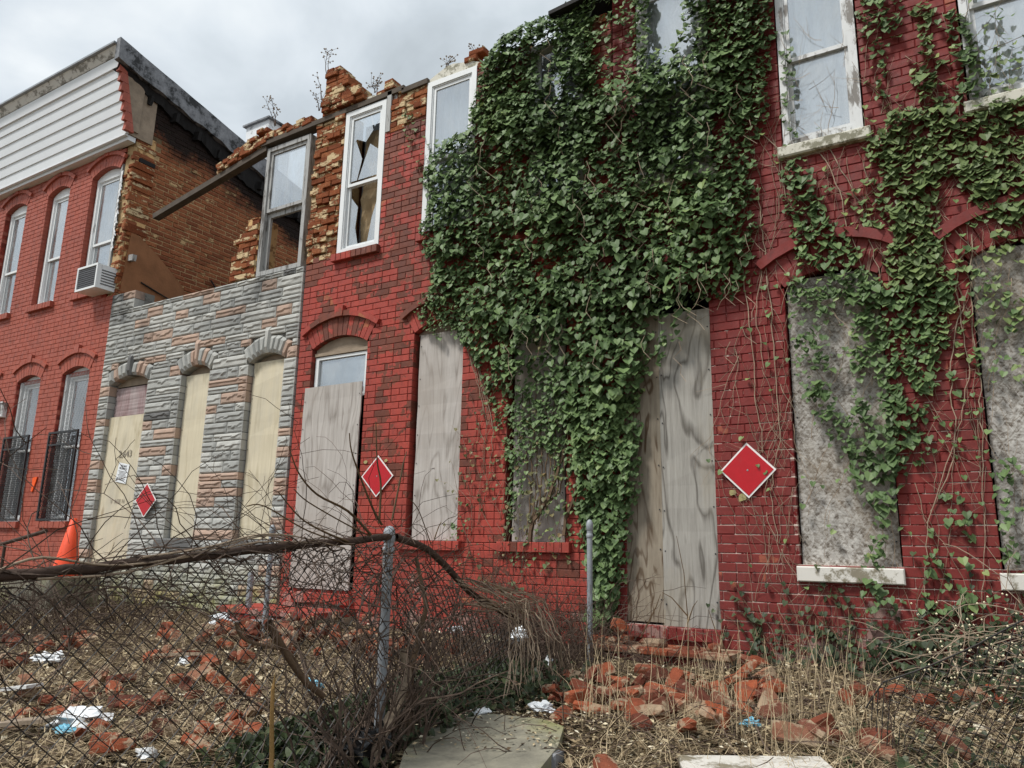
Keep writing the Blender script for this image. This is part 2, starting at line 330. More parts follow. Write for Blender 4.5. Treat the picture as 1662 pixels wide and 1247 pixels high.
M['ground'] = ground()
def concrete():
    m = Mat('old_concrete', .9, .2); c = m.ramp(m.noise(4, 7, .7), [(.3, hx('6d6a60')), (.6, hx('8e8a7b')), (.8, hx('a7a08a'))])
    c = m.mix(m.ramp(m.noise(2.2, 5, .6, m.map(m.pos, (1, 1, 1), (4, 4, 4))), [(.5, 0.), (.7, .6)]), c, hx('8a8a50')); m.col(c); m.bump(m.noise(25, 6), .5, .01); return m.m
M['concrete'] = concrete()
M['litter'] = None
def litter():
    m = Mat('litter_flakes', .9, .2); m.col(m.ramp(m.rn(), [(0, hx('30271f')), (.35, hx('645440')), (.65, hx('968468')), (.88, hx('c2b392')), (1, hx('e2dac4'))])); return m.m
M['litter'] = litter()
def rubble():
    m = Mat('broken_brick', .9, .2); rn = m.orn(); oc = m.objco()
    c = m.ramp(rn, [(0, hx('5e362c')), (.25, hx('8a4a34')), (.5, hx('a0563a')), (.72, hx('744a3c')), (.88, hx('9c7058')), (1, hx('5c3028'))])
    c = m.mix(m.ramp(m.noise(14, 6, .7, oc), [(.4, 0.), (.75, .6)]), c, hx('4a2c22'))
    c = m.mix(m.ramp(m.math('ADD', m.noise(9, 6, .7, oc), m.math('MULTIPLY', rn, .15)), [(.60, 0.), (.66, .8)]), c, hx('a8967e'))
    m.col(c); m.bump(m.noise(50, 6, .75, oc), .8, .01); return m.m
M['rubble'] = rubble()
M['trashwhite'] = simple('white_plastic', hx('dfe3e6'), .1, 9, .4, .3, .5)
M['trashblue'] = simple('blue_plastic', hx('6fb0c8'), .15, 9, .4, .3, .5)
M['trashblack'] = simple('black_bag_plastic', (.010, .010, .011), .3, 9, .3, .4, .5)
M['cream'] = simple('cream_paper', hx('d8cfae'), .15, 9, .8, .2)
M['cone'] = simple('orange_cone_plastic', hx('e8502a'), .12, 5, .5, .1, .4)
def signred():
    m = Mat('reflective_red', .35, .5); c = m.mix(m.noise(30, 3, .5), hx('a80414'), hx('bc0a1c')); c = m.mix(m.ramp(m.noise(7, 7, .8), [(.56, 0.), (.72, .35)]), c, hx('8c4a48')); m.col(c); return m.m
M['red'] = signred()
M['_'] = None
M['signwhite'] = simple('white_sign_edge', hx('e6e2e0'), .05, 6, .5, .05)
M['ink'] = simple('dark_ink', (.03, .03, .035), .2, 9, .8, 0)
M['pencil'] = simple('faded_marker', hx('8d8578'), .2, 9, .9, 0)
M['black'] = simple('black_metal', (.012, .012, .013), .4, 15, .5, .2, .5)
M['steelmesh'] = simple('grey_steel_mesh', hx('a4a6a8'), .15, 10, .45, .1, .5)
M['acgrille'] = simple('sooty_grille', hx('55565a'), .4, 60, .7, .4)
M['plaster'] = simple('brown_plaster', hx('80583c'), .45, 5, .95, .7)
M['brownfab'] = simple('brown_torn_cloth', hx('8d7a5e'), .3, 6, .95, .6)
M['darktimber'] = simple('sooty_timber', hx('4e463e'), .35, 9, .85, .4)
M['timber'] = simple('grey_brown_timber', hx('8a7c6c'), .3, 9, .85, .4)
M['chimwhite'] = whitepaint('flaking_whitewash', hx('e6e8ea'), hx('9a9c9e'), .56, 4, (1, 1, 1))
M['orange'] = simple('orange_tape', hx('ec5a20'), .1, 6, .6, .1)
M['yellowgreen'] = simple('dried_adhesive', hx('9c9468'), .2, 9, .9, .3)

def setpar(o, p):
    o.parent = p; o.matrix_parent_inverse = Matrix.Translation(-Vector(p.location))

# ------------------------------------------------------------------ masonry
class Arch:
    """opening with a segmental arch: x0..x1, sill z0, springing zs, rise r, ring height h"""
    def __init__(s, x0, x1, z0, zs, r=.09, h=.19):
        s.x0, s.x1, s.z0, s.zs, s.r, s.h = x0, x1, z0, zs, r, h
        wd = x1 - x0; s.R = (wd * wd / 4 + r * r) / (2 * r); s.xc = (x0 + x1) / 2; s.zc = zs + r - s.R; s.a = math.asin(wd / 2 / s.R)
    def half(s, z, h):
        if z < s.z0: return None
        if z <= s.zs: return (s.x1 - s.x0) / 2
        q = (s.R + h) ** 2 - (z - s.zc) ** 2
        if q <= 0: return None
        hw = min(math.sqrt(q), (z - s.zc) * math.tan(s.a) if h > 0 else 9)
        return hw
    def block(s, z, ring=True):
        hw = s.half(z, s.h if ring else s.h * .5)
        return None if hw is None or hw < .01 else (s.xc - hw, s.xc + hw)
    def pt(s, ang, rad): return (s.xc + rad * math.sin(ang), s.zc + rad * math.cos(ang))
def free(x0, x1, blocks):
    iv = [(x0, x1)]
    for b in blocks:
        if b is None: continue
        nv = []
        for a, c in iv:
            if b[1] <= a or b[0] >= c: nv.append((a, c)); continue
            if b[0] > a: nv.append((a, b[0]))
            if b[1] < c: nv.append((b[1], c))
        iv = nv
    return [(a, c) for a, c in iv if c - a > .012]
def brick_wall(house, x0, x1, z0, z1, ops, mb, mm, top=None, course=.0685, L=.212, g=.0055, thick=.3, jit=.0015, parts=300, hidden=None, phase=0, proud=.006, bot=None):
    core = MB(); cand = []
    z = z0; row = phase
    while z < z1 - .02:
        zt = min(z + course, z1); zm = (z + zt) / 2
        for a, c in free(x0, x1, [o.block(zm, False) for o in ops]):
            if top or bot:                                   # cut the core against the broken top in short steps
                n = max(1, int((c - a) / .1)); xs = [a + (c - a) * i / n for i in range(n + 1)]
            else: xs = [a, c]
            for p, q in zip(xs, xs[1:]):
                if top and top((p + q) / 2) < zm: continue
                if bot and bot((p + q) / 2) > zm: continue
                core.box(p + (.003 if p == a else 0), q - (.003 if q == c else 0), proud, thick, z, zt, 0)
        for a, c in free(x0, x1, [o.block(zm) for o in ops]):
            head = row % 6 == 5; ln = L / 2 if head else L
            x = a - ((a - x0) + (0 if row % 2 else ln / 2)) % ln
            while x < c:
                p, q = max(x, a), min(x + ln, c); x += ln
                if q - p < .03: continue
                if top and top((p + q) / 2) < zm: continue
                if bot and bot((p + q) / 2) > zm: continue
                cand.append((p + g / 2, q - g / 2, z + g / 2, zt - g / 2))
        z = zt; row += 1
    def score(b):
        m = ((b[0] + b[1]) / 2, 0, (b[2] + b[3]) / 2); px, py = proj(m)
        if not (5 < px < 1657 and 5 < py < 1150): return 0
        if hidden and hidden(m[0], m[2]): return 0
        p1 = proj((b[0], 0, b[2])); p2 = proj((b[1], 0, b[3])); return abs(p2[0] - p1[0]) * abs(p2[1] - p1[1]) + 1e-3 * ((b[0] * 37.7) % 1)
    order = sorted(range(len(cand)), key=lambda i: -score(cand[i])); pick = set(i for i in order[:parts] if score(cand[i]) > 0)
    rest = MB()
    for i, (p, q, a, b) in enumerate(cand):
        m = MB() if i in pick else rest
        yo = U(-jit, jit) - .001; s_ = U(-jit, jit) * .6
        m.bev(p, q, yo, .105, a + s_, b + s_, .004)
        if i in pick: m.build('brick', mb, house)
    if rest.v: rest.build('brickwork', mb, house, kind='stuff')
    return core.build('wall', mm, house)
def arch_ring(house, o, mb, mm, hood=.07, proj_=.035, key=True, name='brick', skip=None):
    n = max(6, round(2 * o.a * (o.R + o.h / 2) / .074)); mo = MB()
    for i in range(n):
        a0 = -o.a + 2 * o.a * i / n; a1 = -o.a + 2 * o.a * (i + 1) / n; e = .0035 / o.R
        m = MB(); y = U(-.007, -.003)
        m.prism([o.pt(a0 + e, o.R), o.pt(a0 + e, o.R + o.h), o.pt(a1 - e, o.R + o.h), o.pt(a1 - e, o.R)], y, .11); m.build(name, mb, house)
        mo.prism([o.pt(a0, o.R + .004), o.pt(a0, o.R + o.h), o.pt(a1, o.R + o.h), o.pt(a1, o.R + .004)], .002, .10, 0)
    mo.build('arch_mortar', mm, house)
    if hood:
        h = MB(); k = 8; A = o.a * 1.08; r0 = o.R + o.h
        for i in range(k):
            a0 = -A + 2 * A * i / k; a1 = -A + 2 * A * (i + 1) / k
            h.prism([o.pt(a0, r0), o.pt(a0, r0 + hood), o.pt(a1, r0 + hood), o.pt(a1, r0)], -proj_ - U(0, .004), .01)
        if key:
            kw = .055 / r0; h.prism([o.pt(-kw, r0 - .002), o.pt(-kw, r0 + hood + .055), o.pt(kw, r0 + hood + .055), o.pt(kw, r0 - .002)], -proj_ - .012, .01)
        h.build('hood_moulding', mb, house)
def brick_sill(house, x0, x1, z, mb, hh=.075, out=.055, ext=.04, n=None, mm=None):
    n = n or max(3, round((x1 - x0 + 2 * ext) / .075)); wd = (x1 - x0 + 2 * ext) / n; par = None
    bed = MB(); bed.box(x0 - ext + .004, x1 + ext - .004, -out + .008, .1, z - hh + .003, z - .004)
    par = bed.build('window_sill', mm or mb, house)
    for i in range(n):
        m = MB(); a = x0 - ext + i * wd; m.bev(a + .002, a + wd - .002, -out + U(-.003, .003), .1, z - hh, z, .004); m.build('brick', mb, par)
def ring(m, x0, x1, z0, z1, t, y0, y1, tb=None, tt=None):
    tb = t if tb is None else tb; tt = t if tt is None else tt
    m.box(x0, x0 + t, y0, y1, z0, z1); m.box(x1 - t, x1, y0, y1, z0, z1)
    m.box(x0 + t, x1 - t, y0, y1, z0, z0 + tb); m.box(x0 + t, x1 - t, y0, y1, z1 - tt, z1)
def window(house, x0, x1, z0, z1, fm, gm, y=.09, t=.05, split=.5, curtain=None, archo=None, sash_m=None, broken=False, open_low=False):
    f = MB(); ring(f, x0, x1, z0, z1, t, y, y + .07)
    ring(f, x0 + t, x1 - t, z0 + t, z1 - t, .012, y + .012, y + .05)
    if archo is not None:
        o = archo; k = 8; pts = [o.pt(-o.a + 2 * o.a * i / k, o.R - .004) for i in range(k + 1)]
        f.prism([(o.x0 + .004, z1 - .004)] + [(px, max(pz, z1)) for px, pz in pts] + [(o.x1 - .004, z1 - .004)], y + .004, y + .06)
    w_ = f.build('window', fm, house)
    a, b, c, d = x0 + t + .013, x1 - t - .013, z0 + t + .013, z1 - t - .013; zm = c + (d - c) * split
    for lo, hi, yy, isup in ((zm - .02, d, y + .022, True), (c, zm + .015, y + .045, False)):
        if open_low and not isup: continue
        s_ = MB(); ring(s_, a, b, lo, hi, .03, yy, yy + .025, .035, .035); s_.build('sash', sash_m or fm, w_)
        if broken: continue
        g_ = MB(); g_.box(a + .028, b - .028, yy + .010, yy + .014, lo + .033, hi - .033); g_.build('pane', gm, w_)
    if curtain:
        m = MB(); n = 28; vs = []
        for i in range(n + 1):
            x = x0 + .03 + (x1 - x0 - .06) * i / n; yy = y + .12 + .018 * math.sin(i * 1.15 + x * 9) + U(-.003, .003)
            vs += [(x, yy, z0 + .02), (x, yy + .01 * math.sin(i * .9), z1 - .02)]
        m.add(vs, [(2 * i, 2 * i + 2, 2 * i + 3, 2 * i + 1) for i in range(n)]); m.build('curtain', M[curtain], w_, smooth=True)
    return w_
def panel(house, x0, x1, z0, z1, mat, y=.03, name='plywood_panel', warp=.004, th=.015, dx=0, parent=None):
    """thin board with slightly uneven edges; dx leans the top sideways"""
    m = MB(); n = 14; vs = []
    for k in range(n + 1):
        z = z0 + (z1 - z0) * k / n; s_ = dx * k / n
        for x in (x0, x1): vs.append((x + s_ + U(-.0025, .0025), y + U(-warp, warp), z))
    b = len(vs); vs += [(x, yy + th, z) for x, yy, z in vs]
    fs = []
    for k in range(n):
        i = 2 * k; fs += [(i, i + 1, i + 3, i + 2), (b + i, b + i + 2, b + i + 3, b + i + 1), (i, i + 2, b + i + 2, b + i), (i + 1, b + i + 1, b + i + 3, i + 3)]
    fs += [(0, b, b + 1, 1), (2 * n, 2 * n + 1, b + 2 * n + 1, b + 2 * n)]
    m.add(vs, fs); o = m.build(name, mat, house)
    h = MB()
    for k in range(7):                                   # nail heads along both edges
        for x in (x0 + .02, x1 - .02):
            z = z0 + (z1 - z0) * (k + .5) / 7 + U(-.03, .03); xx = x + dx * (z - z0) / (z1 - z0)
            h.lathe(0, 0, [(.006, 0), (.006, .002), (0.0001, .0025)], 6); 
            base = len(h.v) - 18
            for q in range(base, base + 18): vx, vy, vz = h.v[q]; h.v[q] = (xx + vx, y - warp - vz, z + vy)
    h.build('nail_heads', M['ink'], o, kind='stuff')
    return o
def room(house, x0, x1, z0, z1, y=.45, depth=2.0):
    m = MB(); m.add([(x0, y, z0), (x1, y, z0), (x1, y, z1), (x0, y, z1), (x0, y + depth, z0), (x1, y + depth, z0), (x1, y + depth, z1), (x0, y + depth, z1)],
                    [(4, 5, 6, 7), (0, 1, 5, 4), (2, 3, 7, 6), (0, 4, 7, 3), (1, 2, 6, 5)])
    return m.build('interior', M['room'], house)
def text(house, s, size, loc, mat, name='lettering', rotz=0, roty=0, bold=0):
    cu = bpy.data.curves.new('t', 'FONT'); cu.body = s; cu.size = size; cu.align_x = 'CENTER'; cu.align_y = 'CENTER'; cu.extrude = .0006; cu.offset = bold
    o = bpy.data.objects.new('t', cu); C.objects.link(o)
    me = bpy.data.meshes.new_from_object(o.evaluated_get(bpy.context.evaluated_depsgraph_get())); bpy.data.objects.remove(o)
    me.transform(Matrix.Translation(loc) @ Matrix.Rotation(roty, 4, 'Y') @ Matrix.Rotation(math.pi / 2, 4, 'X')); me.materials.clear(); me.materials.append(mat)
    at_ = me.attributes.new('rnd', 'FLOAT', 'FACE'); at_.data.foreach_set('value', [.5] * len(me.polygons))
    return obj(name, me, house)

# ------------------------------------------------------------------ ground
gm = MB(); xs = [-60, -40, -28, -20, -16] + [-14 + .16 * i for i in range(int(17.5 / .16))] + [4, 6, 10, 20, 40, 60]; ys = [-60, -40, -25, -16, -11, -8, -6.5] + [-5.6 + .13 * i for i in range(43)] + [.4, 3, 8, 20, 60]
gv = [(x, y, gz(x, y) if y < .5 else -.78) for y in ys for x in xs]; nx = len(xs)
gm.add(gv, [(j * nx + i, j * nx + i + 1, (j + 1) * nx + i + 1, (j + 1) * nx + i) for j in range(len(ys) - 1) for i in range(nx - 1)])
g_ = gm.build('ground', M['ground'], smooth=True, kind='structure')
# front walk slab of the ivy house, with a ragged far edge
sp = [on_ground(px, py) for px, py in ((655, 1247), (690, 1205), (730, 1185), (800, 1183), (880, 1192), (915, 1205), (905, 1240), (860, 1300), (640, 1300))]
sm = MB(); n = len(sp); sm.add([(p.x, p.y, slope(p.x, p.y) + .075) for p in sp] + [(p.x, p.y, slope(p.x, p.y) - .05) for p in sp], [tuple(range(n))[::-1]] + [(i, (i + 1) % n, (i + 1) % n + n, i + n) for i in range(n)])
sm.build('concrete_path', M['concrete'], kind='structure')

# ------------------------------------------------------------------ house A: salmon painted rowhouse with cornice (left)
HA = thing('rowhouse', 'salmon-red painted brick rowhouse with white sided cornice and black window guards at the left', 'rowhouse', (-12.4, 0, -.75), 'attached brick rowhouses')
upA = [Arch(-12.46, -11.83, 3.56, 5.44, .10, .17), Arch(-11.21, -10.49, 3.56, 5.44, .10, .17), Arch(-13.79, -13.11, 3.56, 5.44, .10, .17)]
loA = [Arch(-12.50, -11.83, .26, 2.36, .09, .19), Arch(-11.24, -10.55, .26, 2.36, .09, .19), Arch(-13.85, -13.13, .26, 2.36, .09, .19)]
def topA(x): return 3.42 + 0.06 * math.sin(x * 40) if x > -10.47 else 9
brick_wall(HA, -15.6, -10.205, -.9, 6.05, upA + loA, M['brickA'], M['mortA'], top=topA, proud=.004)
for o in upA + loA: arch_ring(HA, o, M['brickA'], M['mortA'], .06, .035)
for o in upA: brick_sill(HA, o.x0, o.x1, 3.56, M['brickA'], .09, .06, .05)
for o in loA: brick_sill(HA, o.x0, o.x1, .26, M['brickA'], .09, .05, .02)
for i, o in enumerate(upA):
    w_ = window(HA, o.x0 + .02, o.x1 - .012, o.z0, o.zs, M['white'], M['glass'], .075, .055, .42, 'greycurtain', o)
for o in loA:
    w_ = window(HA, o.x0 + .06, o.x1 - .012, o.z0, o.zs, M['white'], M['glass'], .085, .05, .5, 'greycurtain', o)
    m = MB(); m.box(o.x0 + .05, o.x1 - .01, .075, .1, o.zs - .03, o.zs + .03); m.build('header_trim', M['brickA'], w_)
    m = MB(); m.box(o.x0 + .004, o.x0 + .05, .05, .09, o.z0, o.zs); m.build('side_jamb', M['worn'], w_)
for i, o in enumerate(loA):   # expanded metal screen above, framed black guard below
    gd = MB(); x0, x1, z0, z1 = o.x0 - .04, o.x1 + .01, o.z0 + .01, 1.51; ring(gd, x0, x1, z0, z1, .028, -.055, -.03)
    gd.box(x0 + .028, x1 - .028, -.052, -.034, z1 - .2, z1 - .175)
    gu = gd.build('window_guard', M['black'], HA)
    for (a, b, c, d, yy, mt, rr, nm) in ((x0 + .02, x1 - .02, z0 + .02, z1 - .02, -.043, M['black'], .0035, 'guard_mesh'), (o.x0 + .05, o.x1 - .01, z1, o.zs, .03, M['steelmesh'], .002, 'screen_mesh')):
        mm_ = MB(); sx, sz = .038, .062
        k0 = int((b - a) / sx) + int((d - c) / sz) + 2
        for sgn in (1, -1):
            for k in range(-k0, k0):
                # diagonal line x = a + k*sx + sgn*(z-c)*sx/sz, clipped to the frame
                q0, q1 = 0, d - c; xk = a + k * sx; s_ = sgn * sx / sz
                ta, tb = sorted(((a - xk) / s_, (b - xk) / s_)); q0, q1 = max(q0, ta), min(q1, tb)
                if q1 - q0 > .02: mm_.tube([(xk + s_ * q0, yy, c + q0), (xk + s_ * q1, yy, c + q1)], rr, rr, 3)
        mm_.build(nm, mt, gu, kind='stuff')
room(HA, -15.4, -10.4, -.6, 5.9)
# cornice: leaning siding, crown, rotten roof edge
cx0, cx1 = -15.6, -10.17
def prof(t): return -.13 - .24 * t, 5.84 + .98 * t            # siding face, t 0..1
co = MB(); co.add([(cx0, -.12, 5.84), (cx1, -.12, 5.84), (cx1, -.36, 6.82), (cx0, -.36, 6.82), (cx0, .25, 5.84), (cx1, .25, 5.84), (cx1, .25, 6.9), (cx0, .25, 6.9)],
                  [(0, 1, 2, 3), (0, 4, 5, 1), (3, 2, 6, 7), (1, 5, 6, 2), (0, 3, 7, 4)])
corn = co.build('cornice', M['timber'], HA)
nb = 6
for i in range(nb):
    t0, t1 = i / nb, (i + 1) / nb; y0, z0 = prof(t0); y1, z1 = prof(t1); d = .022 if i else .03
    m = MB(); m.add([(cx0, y0 - d, z0), (cx1, y0 - d, z0), (cx1, y1 - .006, z1), (cx0, y1 - .006, z1), (cx0, y0 + .005, z0), (cx1, y0 + .005, z0), (cx1, y1 + .005, z1), (cx0, y1 + .005, z1)], [(0, 1, 2, 3), (4, 5, 1, 0), (1, 5, 6, 2), (3, 2, 6, 7)])
    m.build('siding_board', M['siding'], corn)
m = MB(); m.add([(cx0, -.40, 6.80), (cx1 + .02, -.40, 6.80), (cx1 + .02, -.42, 6.96), (cx0, -.42, 6.96), (cx0, -.30, 6.80), (cx1 + .02, -.30, 6.80), (cx1 + .02, -.3, 6.96), (cx0, -.3, 6.96)], [(0, 1, 2, 3), (4, 5, 1, 0), (1, 5, 6, 2), (3, 2, 6, 7)]); m.build('frieze_board', M['siding'], corn)
m = MB(); m.add([(cx0, -.425, 6.97), (cx1 + .02, -.425, 6.97), (cx1 + .02, -.5, 7.08), (cx0, -.5, 7.08), (cx0, -.3, 6.97), (cx1 + .02, -.3, 6.97), (cx1 + .02, -.3, 7.08), (cx0, -.3, 7.08)], [(0, 1, 2, 3), (4, 5, 1, 0), (1, 5, 6, 2), (3, 2, 6, 7)]); m.build('crown_moulding', M['crownwood'], corn)
m = MB(); m.box(cx0, cx1 + .03, -.54, -.2, 7.085, 7.115); m.build('drip_edge', M['galv'], corn)
m = MB(); m.box(cx0, cx1 - .02, -.115, .0, 5.76, 5.835); m.box(cx0, cx1 - .02, -.17, -.12, 5.815, 5.845); m.build('gutter_trim', M['siding'], corn)
for i in range(7):                                             # stepped red corbel at the cornice end
    t = i / 7; y, z = prof(t); m = MB(); m.add([(cx1 - .02, y - .09, z + .02), (cx1 + .05, y - .09, z + .02), (cx1 + .05, y - .075, z + .155), (cx1 - .02, y - .075, z + .155), (cx1 - .02, y + .05, z + .02), (cx1 + .05, y + .05, z + .02), (cx1 + .05, y + .02, z + .155), (cx1 - .02, y + .02, z + .155)],
        [(0, 1, 2, 3), (4, 5, 1, 0), (1, 5, 6, 2), (3, 2, 6, 7), (4, 0, 3, 7)]); m.build('corbel_step', M['brickA'], corn)
m = MB(); m.add([(cx1 + .004, -.13, 5.9), (cx1 + .004, -.33, 6.80), (cx1 + .004, .02, 6.80), (cx1 + .004, .0, 5.9), (cx1 + .03, -.10, 5.9), (cx1 + .03, -.30, 6.80), (cx1 + .03, .02, 6.80), (cx1 + .03, .0, 5.9)], [(4, 7, 6, 5), (0, 1, 5, 4), (3, 2, 6, 7), (0, 4, 7, 3)]); m.build('end_board', M['timber'], corn)
# roof and its tarred edge, falling to the back
def roofz(y): return 7.06 - .235 * (y + .3)
m = MB(); m.add([(cx0, -.45, 7.11), (cx1 + .1, -.45, 7.11), (cx1 + .1, 7, roofz(7)), (cx0, 7, roofz(7)), (cx0, -.45, 7.02), (cx1 + .1, -.45, 7.02), (cx1 + .1, 7, roofz(7) - .1), (cx0, 7, roofz(7) - .1)], [(0, 1, 2, 3), (4, 7, 6, 5), (1, 5, 6, 2)]); rf = m.build('roof', M['tar'], HA)
m = MB(); n = 40; vs = []
for i in range(n + 1):
    y = -.5 + 7.3 * i / n; z = roofz(y); vs += [(cx1 + .13 + U(-.006, .006), y, z - .28 + U(-.025, .025)), (cx1 + .12, y, z + .06 + U(-.004, .004)), (cx1 + .03, y, z - .28), (cx1 + .03, y, z + .06)]
fs = []
for i in range(n):
    a = 4 * i; b = a + 4; fs += [(a, b, b + 1, a + 1), (a + 1, b + 1, b + 3, a + 3), (a + 2, a, a, a + 2)[:3] and (a, a + 2, b + 2, b)]
m.add(vs, fs + [(0, 1, 3, 2)]); m.build('roof_edge_flashing', M['tar'], rf)
m = MB(); n = 150; vs = []                                    # charred sheathing and torn felt hanging under the roof edge
for i in range(n + 1):
    y = -.44 + 7.1 * i / n; z = roofz(y) - .27; k = max(0, min(1, (y + .25) * .5)); d = .10 + .22 * k * (.8 + .5 * mn.noise(Vector((y * 1.7, 3, 0)))) + .05 * mn.noise(Vector((y * 5, 1, 0))) + U(-.012, .012)
    x = cx1 + .02 + .02 * mn.noise(Vector((y * 5, 8, 2))); vs += [(x + .05, y, z + .02), (x + U(-.01, .015), y, z - max(.05, d)), (x - .12, y, z - max(.05, d) + .03)]
m.add(vs, [q for i in range(n) for q in ((3 * i, 3 * i + 1, 3 * i + 4, 3 * i + 3), (3 * i + 1, 3 * i + 2, 3 * i + 5, 3 * i + 4))]); m.build('charred_sheathing', M['char'], rf)
m = MB()
for i in range(16):
    y = .1 + .42 * i; z = roofz(y) - .3; m.bar((cx1 - .1, y, z - .12), (cx1 + .1 + U(-.03, .12), y + U(-.03, .03), z - .14 - U(0, .04)), .05, .14)
m.build('charred_rafters', M['char'], rf)

# party wall of house A, bare brick facing the gutted house; bricks run along y at x = XP
XP = -10.2
def party(parent):
    core = MB(); rest = MB(); cand = []
    z = 2.3; row = 0
    while z < 6.95:
        zt = z + .0715; y = -.02 if row % 2 else -.10
        if z < 5.95: y += .02 * mn.noise(Vector((row * .7, 0, 0)))
        while y < 5.2:
            a, b = max(y, .02 * (row % 3)), y + .216; y += .216
            if b - a < .05 or (zt > roofz(a) - .3): continue
            if a < .3 and 5.55 < z < 5.95 and U(0, 1) < .7: continue
            cand.append((a + .004, b - .004, z + .005, zt - .005))
        ymax = min(5.2, (7.06 - .25 - zt) / .235 - .3)
        if ymax > .1: core.box(XP - .22, XP - .009, .03, ymax, z, zt, 0)
        z = zt; row += 1
    pick = sorted(range(len(cand)), key=lambda i: (cand[i][2] < 3.2, cand[i][0]))[:300]; pick = set(pick)
    for i, (a, b, c, d) in enumerate(cand):
        m = MB() if i in pick else rest; x = XP + U(-.006, .005); k = .007
        m.add([(XP - .06, a, c), (XP - .06, b, c), (XP - .06, b, d), (XP - .06, a, d), (x - k, a, c), (x - k, b, c), (x - k, b, d), (x - k, a, d), (x, a + k, c + k), (x, b - k, c + k), (x, b - k, d - k), (x, a + k, d - k)],
              [(8, 9, 10, 11), (4, 5, 9, 8), (5, 6, 10, 9), (6, 7, 11, 10), (7, 4, 8, 11), (0, 1, 5, 4), (1, 2, 6, 5), (2, 3, 7, 6), (3, 0, 4, 7)])
        if i in pick: m.build('brick', M['party'], parent)
    rest.build('party_brickwork', M['party'], parent, kind='stuff'); core.build('party_wall', M['mortDark'], parent)
party(HA)
# torn end of the front wall: toothed, sooty, mortar-smeared bricks
rg = MB(); z = 3.3; row = 0
while z < 5.9:
    h = .064 + U(-.006, .008); x = -10.44 + U(-.02, .03)
    while x < -10.2:
        ln = U(.07, .14); y = U(.0, .07) + (.04 if z > 5.4 else 0)
        m = MB(); m.bev(x, min(x + ln, -10.17 + U(-.02, .015)) - .008, y, .35, z + U(0, .006), z + h - .006 + U(-.005, .005), .012)
        if x + ln - .02 > x and min(x + ln, -10.19) - x > .03: m.build('brick', M['char'] if z > 5.5 and U(0, 1) < .75 else M['raw'], HA)
        x += ln
    z += h; row += 1
m = MB(); m.box(-10.46, -10.205, .06, .33, 3.3, 5.95); m.build('broken_wall_core', M['mortRaw'], HA)
m = MB(); m.box(-10.485, -10.445, .01, .16, 3.45, 5.5); m.build('exposed_jamb', M['greywood'], HA)
vs = []; m = MB()
for i in range(26):
    z = 4.1 + i * .048; m.add([(-10.44 + U(-.01, .01), .005 + U(-.02, .01), z + U(-.02, .02)) , (-10.38 + U(-.03, .02), -.005 + U(-.02, .01), z), (-10.39 + U(-.02, .02), -.012, z + .07), (-10.45, -.002, z + .065)], [(0, 1, 2, 3)])
m.build('insulation_scrap', M['chimwhite'], HA)
# plaster left on the party wall, a joist stub and burnt studs
pl = [(.12, 4.42), (.3, 4.35), (.55, 4.2), (.8, 4.02), (1.02, 3.85), (1.15, 3.65), (1.2, 3.4), (1.1, 3.1), (.9, 2.6), (.05, 2.6), (.07, 3.6), (.1, 4.0)]
m = MB(); n = len(pl); m.add([(XP + .022 + U(-.003, .003), y, z) for y, z in pl] + [(XP - .002, y, z) for y, z in pl], [tuple(range(n)), *[(i, i + n, (i + 1) % n + n, (i + 1) % n) for i in range(n)]]); m.build('plaster_patch', M['plaster'], HA)
m = MB(); m.bar((XP - .1, .16, 4.02), (XP + .16, .13, 3.98), .06, .09); m.build('joist_stub', M['greywood'], HA)
m = MB(); m.tube([(XP + .03, .35, 3.7), (XP + .05, .9, 3.55), (XP + .05, 1.1, 3.4), (XP + .04, 1.2, 3.15)], .012, .006, 4); m.tube([(XP + .03, 1.5, 4.1), (XP + .06, 1.9, 3.7), (XP + .05, 2.1, 3.4)], .012, .008, 4); m.build('dangling_wire', M['char'], HA)
for (y0, z1, wd) in ((1.28, 3.72, .12), (1.42, 3.85, .2), (1.62, 3.62, .1)):
    m = MB(); m.add([(XP + .02, y0, 2.7), (XP + .12, y0, 2.7), (XP + .12, y0 + wd, 2.7), (XP + .02, y0 + wd, 2.7), (XP + .02, y0 + U(0, .03), z1), (XP + .1, y0 + .02, z1 - .1), (XP + .1, y0 + wd - .02, z1 - .18), (XP + .02, y0 + wd, z1 - .05)], [(0, 1, 5, 4), (1, 2, 6, 5), (2, 3, 7, 6), (3, 0, 4, 7), (4, 5, 6, 7)]); m.build('burnt_stud', M['char'], HA)
# chimney behind
ch = thing('chimney', 'small whitewashed chimney behind the burnt roof edge', 'chimney', (-10.2, 4.4, 5.9))
p0 = at(418, 205, 3.6); m = MB(); m.box(p0.x - .34, p0.x + .34, 3.6, 4.2, 5.5, p0.z + .06); m.build('shaft', M['chimwhite'], ch)
m = MB(); m.box(p0.x - .40, p0.x + .40, 3.54, 4.26, p0.z + .062, p0.z + .10); m.build('cap', M['tar'], ch)

